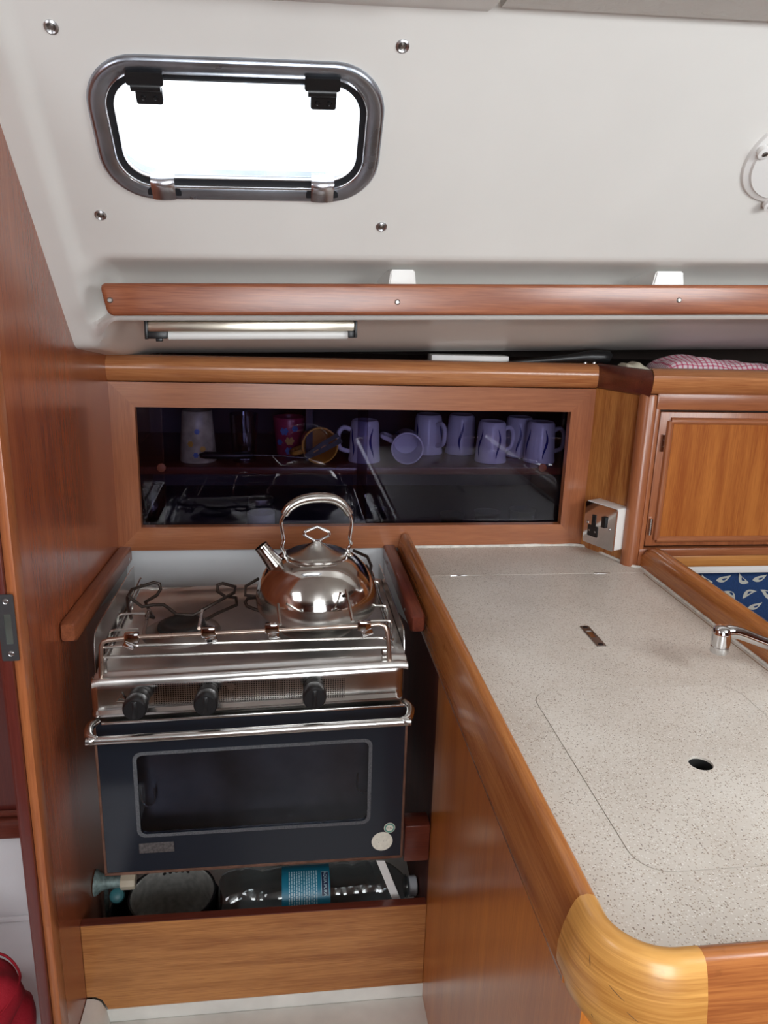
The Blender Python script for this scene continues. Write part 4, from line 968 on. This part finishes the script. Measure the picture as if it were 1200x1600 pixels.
# yellow mug on its side, flowered mug, cream mug
ym = mug_proto('yellow_mug', 'orange-yellow mug lying on its side on the upper shelf', 'mugy', .0375, .0290, .080, None, False, True)
p = at(500, 686, Y=1.58); ym.location = (p.x, 1.565, ZS+.0385); ym.rotation_euler = (-PI/2+.05, math.radians(160), math.radians(8))
def upright_mug(name, label, mat, r0, r1, h, px, Y, dots=None, cat='mug'):
    t = thing(name, label, cat, (0, 0, 0))
    obj('cup', lathe(B(), [(0, 0), (r0-.002, 0), (r0, .002), (r1, h-.002), (r1-.001, h), (r1-.003, h-.001), (r0-.002, .006), (0, .006)], (0, 0, 0), 32, cap=False), mat, t, smooth=50)
    for (a, z, s, m) in dots or []:
        r = r0+(r1-r0)*z/h+.0004; bm = B()
        for k in range(6):
            th = k*PI/3; c = Vector((r*math.cos(a+s*.9*math.cos(th)/r), r*math.sin(a+s*.9*math.cos(th)/r), z+s*.9*math.sin(th)))
            lathe(bm, [(s*.55, 0), (0, .0004)], c, 8, (math.cos(a), math.sin(a), 0), cap=False)
        lathe(bm, [(s*.6, .0002), (0, .0007)], (r*math.cos(a), r*math.sin(a), z), 8, (math.cos(a), math.sin(a), 0), cap=False)
        f = obj('flower', bm, m, t); f['kind'] = 'stuff'
    p = at(px, 711, Y=Y); t.location = (p.x, Y, ZS); return t
fm_ = upright_mug('flower_mug', 'pink mug printed with small flowers, left of the yellow mug', 'mugp', .0270, .0350, .082, 452, 1.672, [(-1.9, .055, .0065, 'flow2'), (-1.55, .034, .0070, 'flow1'), (-1.2, .060, .005, 'flow2'), (-1.6, .012, .006, 'flow2'), (-2.3, .030, .005, 'flow2')])
cm = upright_mug('cream_jug', 'tall cream speckled beaker near left end of upper shelf', 'mugc', .0370, .0300, .104, 310, 1.60, [(-1.9, .04, .0045, 'flow1'), (-1.5, .065, .004, 'flow2'), (-1.2, .03, .0045, 'flow1'), (-1.6, .018, .004, 'flow2')], 'beaker')
def tumbler(name, label, r0, r1, h, x, Y, z, group=None):
    t = thing(name, label, 'glass', (0, 0, 0), group)
    obj('bowl', lathe(B(), [(0, .004), (r0-.002, .005), (r1-.0018, h), (r1, h), (r0, 0), (0, 0)], (0, 0, 0), 28, cap=False), 'clear', t, smooth=50); t.location = (x, Y, z); return t
p = at(382, 708, Y=1.60); tumbler('drinking_glass', 'tall clear glass between cream beaker and pink flower mug', .024, .029, .098, p.x, 1.60, ZS)
p = at(241, 815, Y=1.58); tumbler('drinking_glass', 'clear glass standing at left end of the lower shelf', .022, .027, .085, p.x, 1.58, .9275)
for px, Y, r, h, lab in ((706, 1.56, .026, .028, 'low clear glass at bottom middle of the right-hand pane'), (760, 1.56, .028, .032, 'low clear glass between two others on lower shelf, right-hand pane'), (815, 1.57, .029, .034, 'low clear glass at bottom right of the right-hand pane'), (600, 1.57, .026, .034, 'low clear glass on lower shelf just right of the kettle')):
    p = at(px, 815, Y=Y); tumbler('drinking_glass', lab, r*.9, r, h, p.x, Y, .9275, 'low glasses on the lower shelf')
jr = thing('glass_jar', 'clear ribbed storage jar with lid on lower shelf left of kettle', 'jar', (0, 0, 0))
obj('jar_body', lathe(B(), [(0, 0), (.029, 0), (.031, .003), (.031, .018), (.030, .020), (.031, .022), (.031, .040), (.027, .048), (.022, .052)], (0, 0, 0), 28, cap=False), 'clear', jr, smooth=40)
obj('jar_lid', lathe(B(), [(.024, .050), (.025, .053), (.025, .062), (.022, .064), (0, .064)], (0, 0, 0), 28), 'steel_b', jr)
obj('contents', lathe(B(), [(0, .003), (.0285, .003), (.0285, .030), (0, .032)], (0, 0, 0), 20, cap=False), plain('pale_contents', (.42, .40, .48), .7), jr)
p = at(408, 815, Y=1.57); jr.location = (p.x, 1.57, .9275)
# slotted turner lying along the front of the upper shelf
tn = thing('slotted_turner', 'black slotted turner with wire shank lying along the upper shelf', 'utensil', at(395, 715, Y=1.548))
Yt = 1.549
obj('grip', tube(B(), [at(312, 712, Y=Yt), at(320, 711, Y=Yt), at(360, 712, Y=Yt), at(392, 711, Y=Yt), at(396, 711, Y=Yt)], [.004, .0075, .0075, .0065, .004], 12), 'black', tn, smooth=60)
obj('shank', tube(B(), W([(394, 711, Yt), (440, 712.5, Yt), (470, 715, Yt), (480, 716, Yt)]), .0014, 8), 'wire_s', tn)
a_, b_ = at(478, 714, Y=Yt), at(531, 683, Y=Yt+.004); dd = (b_-a_).normalized(); nn = Vector((-dd.z, 0, dd.x))
def TN(a, b, d): return a_+dd*a+nn*b+Vector((0, d, 0))
LL = (b_-a_).length
obj('blade', plate(B(), [(0, -.006), (LL*.5, -.011), (LL, -.012), (LL, .010), (LL*.5, .010), (0, .006)], [rrect(LL*k, 0, .006, .0016, .001, 2) for k in (.3, .52, .74, .9)], TN, 0, .002), 'black', tn)
for px in (252, 848):
    p = at(px, 731, Y=YC+.03); obj('finger_pull', lathe(B(), [(.0085, 0), (.0085, .004), (.005, .006), (0, .006)], (p.x, YC+.034, p.z), 18, (0, -1, 0)), plain('orange_pull', (.62, .20, .07), .5), cc)

# ================================================================== THINGS ON TOP OF THE CUPBOARDS
wbx = tag(obj('storage_box', box(B(), .293, .452, 1.552, 1.60, 1.2582, 1.287, .002), 'white_p'), 'low white box behind the cupboard top rail', 'box')
ut = thing('kitchen_tool', 'black plastic handled tool lying behind the cupboard top rail', 'tool', (.56, 1.53, 1.2585))
Yu = 1.530
pts = W([(770, 569, Yu), (800, 566, Yu), (850, 563, Yu), (895, 559.5, Yu), (910, 558, Yu), (922, 557.5, Yu), (940, 558, Yu), (951, 559, Yu), (953, 560, Yu)])
obj('tool_body', tube(B(), pts, [.0012, .003, .006, .0085, .0105, .0128, .0135, .013, .009], 16), 'black', ut, smooth=50)
for px in (912, 926): obj('rivet', lathe(B(), [(.0035, 0), (.002, .0012), (0, .0014)], at(px, 567, Y=Yu)+Vector((0, -.0105, 0)), 10, (0, -1, 0)), 'chrome', ut)
def cloth(name, label, mat, x0, x1, y0, y1, z, hfun, nx=40, ny=16, cat='cloth'):
    bm = B(); uvl = bm.loops.layers.uv.new('UVMap'); G = []
    for j in range(ny+1):
        row = []
        for i in range(nx+1):
            u, v = i/nx, j/ny; row.append(bm.verts.new((x0+(x1-x0)*u, y0+(y1-y0)*v, z+hfun(u, v))))
        G.append(row)
    for j in range(ny):
        for i in range(nx):
            f = bm.faces.new((G[j][i], G[j][i+1], G[j+1][i+1], G[j+1][i]))
            for lp_, (a, b) in zip(f.loops, ((i, j), (i+1, j), (i+1, j+1), (i, j+1))): lp_[uvl].uv = (a/nx, b/ny)
    bmesh.ops.recalc_face_normals(bm, faces=bm.faces)
    o = obj(name, bm, mat, None, 60); md = o.modifiers.new('thick', 'SOLIDIFY'); md.thickness = .0015; md.offset = 0
    return tag(o, label, cat)
def edge(u, v, k=.06): return min(1, u/k, (1-u)/k)*min(1, v/.25, (1-v)/.2)
def smo(t): t = max(0, min(1, t)); return math.sqrt(max(0, 1-(1-t)**2))
cloth('tea_towel', 'pink and white checked tea towel crumpled on corner locker top', 'towel', .738, 1.10, 1.445, 1.56, 1.2588,
      lambda u, v: .0015+smo(min(1, u/.16))*smo(min(1, (1-u)/.1))*smo(min(1, v/.25))*smo((1-v)/.2)*(.036-.017*min(1, max(0, (u-.15)/.55))+.003*math.sin(u*26+v*3)+.002*math.sin(v*17+u*9)))
cloth('folded_cloth', 'small cream cloth lying between black tool and checked towel', 'cloth', .664, .722, 1.47, 1.53, 1.2588,
      lambda u, v: .0015+smo(min(1, u/.3))*smo(min(1, (1-u)/.4))*smo(min(1, v/.3))*smo((1-v)/.3)*(.022+.0025*math.sin(u*14)), 18, 12)

# ================================================================== UNDER THE OVEN
bt = thing('water_bottle', 'large clear water bottle with teal label lying below the oven', 'bottle', (.05, 1.135, .29))
YB, ZB = 1.135, .3875
prof = [(0, -.116), (.030, -.115), (.040, -.110), (.044, -.100), (.045, -.085), (.042, -.078), (.0455, -.070), (.0455, -.048), (.0425, -.042), (.0455, -.036), (.0460, -.010), (.0460, .080), (.0435, .086), (.0465, .094), (.0465, .108), (.0425, .116), (.0470, .126), (.0470, .142), (.0425, .150), (.0455, .158), (.0440, .172), (.0380, .186), (.0270, .200), (.0170, .209), (.0145, .214), (.0145, .222)]
bm = B(); lathe(bm, prof, (0, YB, ZB), 40, (1, 0, 0), cap=False)
for v in bm.verts:
    x = v.co.x; a = math.atan2(v.co.z-ZB, v.co.y-YB)
    k = 1-.06*max(0, math.sin(a*3+x*40))*(1 if x < -.03 else .35)-.03*math.sin(a*5-x*90)*(1 if x < -.03 else .2)
    if -.012 < x < .082: k = 1
    v.co.y = YB+(v.co.y-YB)*k; v.co.z = ZB+(v.co.z-ZB)*k
obj('bottle_wall', bm, 'petg', bt, smooth=70)
obj('cap', lathe(B(), [(.0165, .2155), (.0172, .217), (.0172, .2275), (.0155, .2295), (0, .2295)], (0, YB, ZB), 28, (1, 0, 0)), plain('white_cap', (.62, .64, .68), .4), bt)
obj('neck_ring', lathe(B(), [(.0150, .207), (.0190, .2085), (.0190, .2115), (.0150, .213)], (0, YB, ZB), 24, (1, 0, 0), cap=False), 'petg', bt)
RL = .0466
def BL(c, x, d=0): # c: arc length down the front from the top, x: along the bottle
    a = math.radians(105)-c/RL
    return Vector((x, YB-(RL+d)*math.cos(a), ZB+(RL+d)*math.sin(a)))
def label_mesh(c0, c1, xa, xb, d, n=24):
    bm = B(); R0 = [bm.verts.new(BL(c0+(c1-c0)*i/n, xa, d)) for i in range(n+1)]; R1 = [bm.verts.new(BL(c0+(c1-c0)*i/n, xb, d)) for i in range(n+1)]
    for i in range(n): bm.faces.new((R0[i], R0[i+1], R1[i+1], R1[i]))
    return bm
lb = obj('label', label_mesh(-.005, .125, -.008, .074, .0002), 'label', bt, smooth=60, label='teal paper label reading AQUA PURA')
obj('name_panel', label_mesh(.018, .058, .0595, .0715, .0005, 10), 'navyink', lb, smooth=60)
obj('name_border', tube(B(), [BL(c, x, .0007) for c, x in ((.018, .0595), (.028, .0595), (.038, .0595), (.048, .0595), (.058, .0595), (.058, .0715), (.048, .0715), (.038, .0715), (.028, .0715), (.018, .0715))], .0003, 4, closed=True), 'ink', lb)
bm = B(); text_mesh(bm, 'AQUA PURA', lambda a, b, d: BL(.038+a, .0655+b, .0009), .0073); obj('lettering', bm, 'ink', lb, smooth=0)
# fine print: rows of short pale dashes, too small to read
bm = B(); random.seed(4)
for i, x in enumerate([.004+.0042*k for k in range(12)]):
    c = .014
    while c < .092-.001*i:
        l_ = random.uniform(.002, .006)
        q = [BL(c, x, .0005), BL(c+l_, x, .0005), BL(c+l_, x+.0016, .0005), BL(c, x+.0016, .0005)]
        bm.faces.new([bm.verts.new(v) for v in q]); c += l_+random.uniform(.0008, .0016)
o = obj('fine_print', bm, 'ink', lb, smooth=0); o['kind'] = 'stuff'
ws = tag(obj('plastic_strip', loft(B(), [[at(594+30*t+dx*s, 1345+73*t, Y=1.082+.0*t)+Vector((0, dy, 0)) for dx, s, dy in ((-6, 1, 0), (7, 1, 0), (7, 1, .002), (-6, 1, .002))] for t in (0, .3, .6, .85, 1)]), 'white_p'), 'thin white plastic strip leaning against the water bottle', 'strip')

def pot(name, label, cx, cy, zr, r, h, holes, cat, lipw=.003):
    t = thing(name, label, cat, (cx, cy, zr-h))
    obj('outer_wall', lathe(B(), [(0, zr-h), (r*.86, zr-h), (r*.95, zr-h+.006), (r, zr-h+.03), (r+.001, zr-.002), (r+lipw, zr), (r-.001, zr+.0008)], (cx, cy, 0), 48, cap=False), 'pan', t, smooth=50)
    obj('inside', lathe(B(), [(r-.001, zr+.0006), (r-.003, zr-.003), (r-.004, zr-h+.03), (r*.9, zr-h+.006), (0, zr-h+.004)], (cx, cy, 0), 48, cap=False), 'pan_in' if holes else 'pan', t, smooth=50)
    if holes: obj('rim', tube(B(), [(cx+(r+.001)*math.cos(2*PI*k/48), cy+(r+.001)*math.sin(2*PI*k/48), zr) for k in range(48)], .0024, 6, closed=True), 'pan', t, smooth=60)
    for k in range(holes):
        a = PI/2+math.radians(-16+9*k); obj('strainer_hole', lathe(B(), [(.0032, 0), (0, .0003)], (cx+(r-.0042)*math.cos(a), cy+(r-.0042)*math.sin(a), zr-.012), 12, (-math.cos(a), -math.sin(a), 0), cap=False), 'dark', t)
    return t
pA = at(268, 1404, z=.392); pA.y = 1.150
pp = pot('saucepan', 'dark saucepan with strainer holes in its rim, below the oven', pA.x, pA.y, .392, .071, .122, 5, 'pan')
bm = B(); box(bm, pA.x-.006, pA.x+.006, pA.y-.045, pA.y-.005, .310, .322, .003); obj('inner_clip', bm, 'black', pp)
for y in (pA.y-.040, pA.y-.010): obj('clip_rivet', lathe(B(), [(.005, .322), (.004, .326), (0, .327)], (pA.x, y, 0), 12), 'chrome', pp)
pot('frying_pan', 'larger dark pan holding the saucepan below the oven', pA.x-.014, 1.162, .352, .094, .090, 0, 'pan')
gv = thing('gas_valve', 'corroded grey-green gas valve with beige connector on the bulkhead', 'valve', (XB, 1.15, .41))
obj('flange', lathe(B(), [(.0215, 0.001), (.0210, .004), (.0150, .010), (.0105, .020), (.0100, .044), (0, .044)], (XB, 1.15, .4235), 24, (1, 0, -.02), cap=False), 'brass', gv, smooth=40)
obj('connector', lathe(B(), [(.0125, .043), (.0135, .045), (.0135, .064), (.0120, .067), (0, .067)], (XB, 1.15, .4235), 8, (1, 0, -.02)), 'beige', gv, smooth=30)
obj('valve_knob', lathe(B(), [(.0125, 0), (.0130, .004), (.0115, .014), (.007, .017), (0, .017)], (XB+.036, 1.145, .398), 16, (.1, -.6, .6)), 'teal', gv, smooth=40)
obj('pipe', tube(B(), smooth_path([(XB+.026, 1.165, .405), (XB+.009, 1.185, .385), (XB+.006, 1.19, .30), (XB+.006, 1.19, .262)], 5), .004, 8), 'brass', gv)
obj('oven_underlip', SH(box(B(), -.235, .02, 1.045, 1.056, .5385, .5475, .001)), 'beige', st)

# ================================================================== BEYOND: cushion and red bag
cu = thing('seat_cushion', 'navy upholstered cushion printed with cream leaves behind the worktop', 'cushion', (.95, 1.44, .55))
obj('cover', box(B(), .74, 1.32, 1.40, 1.50, .55, .874, .02, 4), 'cush', cu, smooth=60)
random.seed(11)
def leaf(bm, cx, cz, a, s, flip):
    n = 9; up_, lo_ = [], []
    for i in range(n+1):
        t = i/n; x = (t-.5)*2; wv = math.sin(PI*t**.75)*.5; bend = .30*(x*x)*flip
        up_.append((x, bend+wv)); lo_.append((x, bend-wv*.55))
    pts = up_+lo_[::-1][1:-1]
    vs = []
    for x, y in pts:
        X, Z = x*s*math.cos(a)-y*s*math.sin(a), x*s*math.sin(a)+y*s*math.cos(a); vs.append(bm.verts.new((cx+X, 1.3994, cz+Z)))
    bm.faces.new(vs)
for j, zz in enumerate((.856, .826, .794, .764, .734, .704, .674, .644, .614, .584)):
    for i in range(13):
        x = .775+.040*i+(.020 if j % 2 else 0); bm = B()
        a = (.35 if (i+j) % 2 else 2.4)+random.uniform(-.15, .15); leaf(bm, x, zz, a, .0165, 1 if i % 2 else -1)
        o = obj('printed_leaf', bm, 'leaf', cu, smooth=0)
        bm = B(); leaf(bm, x+.001, zz+.001, a, .006, 1 if i % 2 else -1)
        for v in bm.verts: v.co.y -= .0003
        obj('leaf_vein', bm, 'cush', o, smooth=0)
rb = thing('red_bag', 'rounded red fabric bag on the cabin floor at lower left', 'bag', (-.49, 1.05, .205))
def blob(cx, cy, prof, seed):
    bm = B(); lathe(bm, prof, (cx, cy, 0), 40, cap=False)
    for v in bm.verts:
        a = math.atan2(v.co.y-cy, v.co.x-cx); k = 1+.05*math.sin(3*a+seed)+.025*math.sin(7*a+v.co.z*60+seed)
        v.co.x = cx+(v.co.x-cx)*k; v.co.y = cy+(v.co.y-cy)*k; v.co.z += .004*math.sin(5*a+seed)
    return bm
obj('lower_roll', blob(-.488, 1.05, [(0, .212), (.060, .210), (.074, .218), (.078, .238), (.073, .262), (.060, .276), (.03, .280), (0, .281)], .5), 'red', rb, smooth=70)
obj('upper_roll', blob(-.496, 1.045, [(0, .268), (.050, .266), (.066, .276), (.074, .298), (.070, .322), (.055, .338), (.030, .346), (0, .349)], 1.7), 'red', rb, smooth=70)
obj('seam', tube(B(), [(-.496+.072*math.cos(a), 1.045+.072*math.sin(a), .322+.004*math.sin(5*a+1.7)) for a in [2*PI*k/40 for k in range(40)]], .0022, 6, closed=True), 'red', rb, smooth=60)
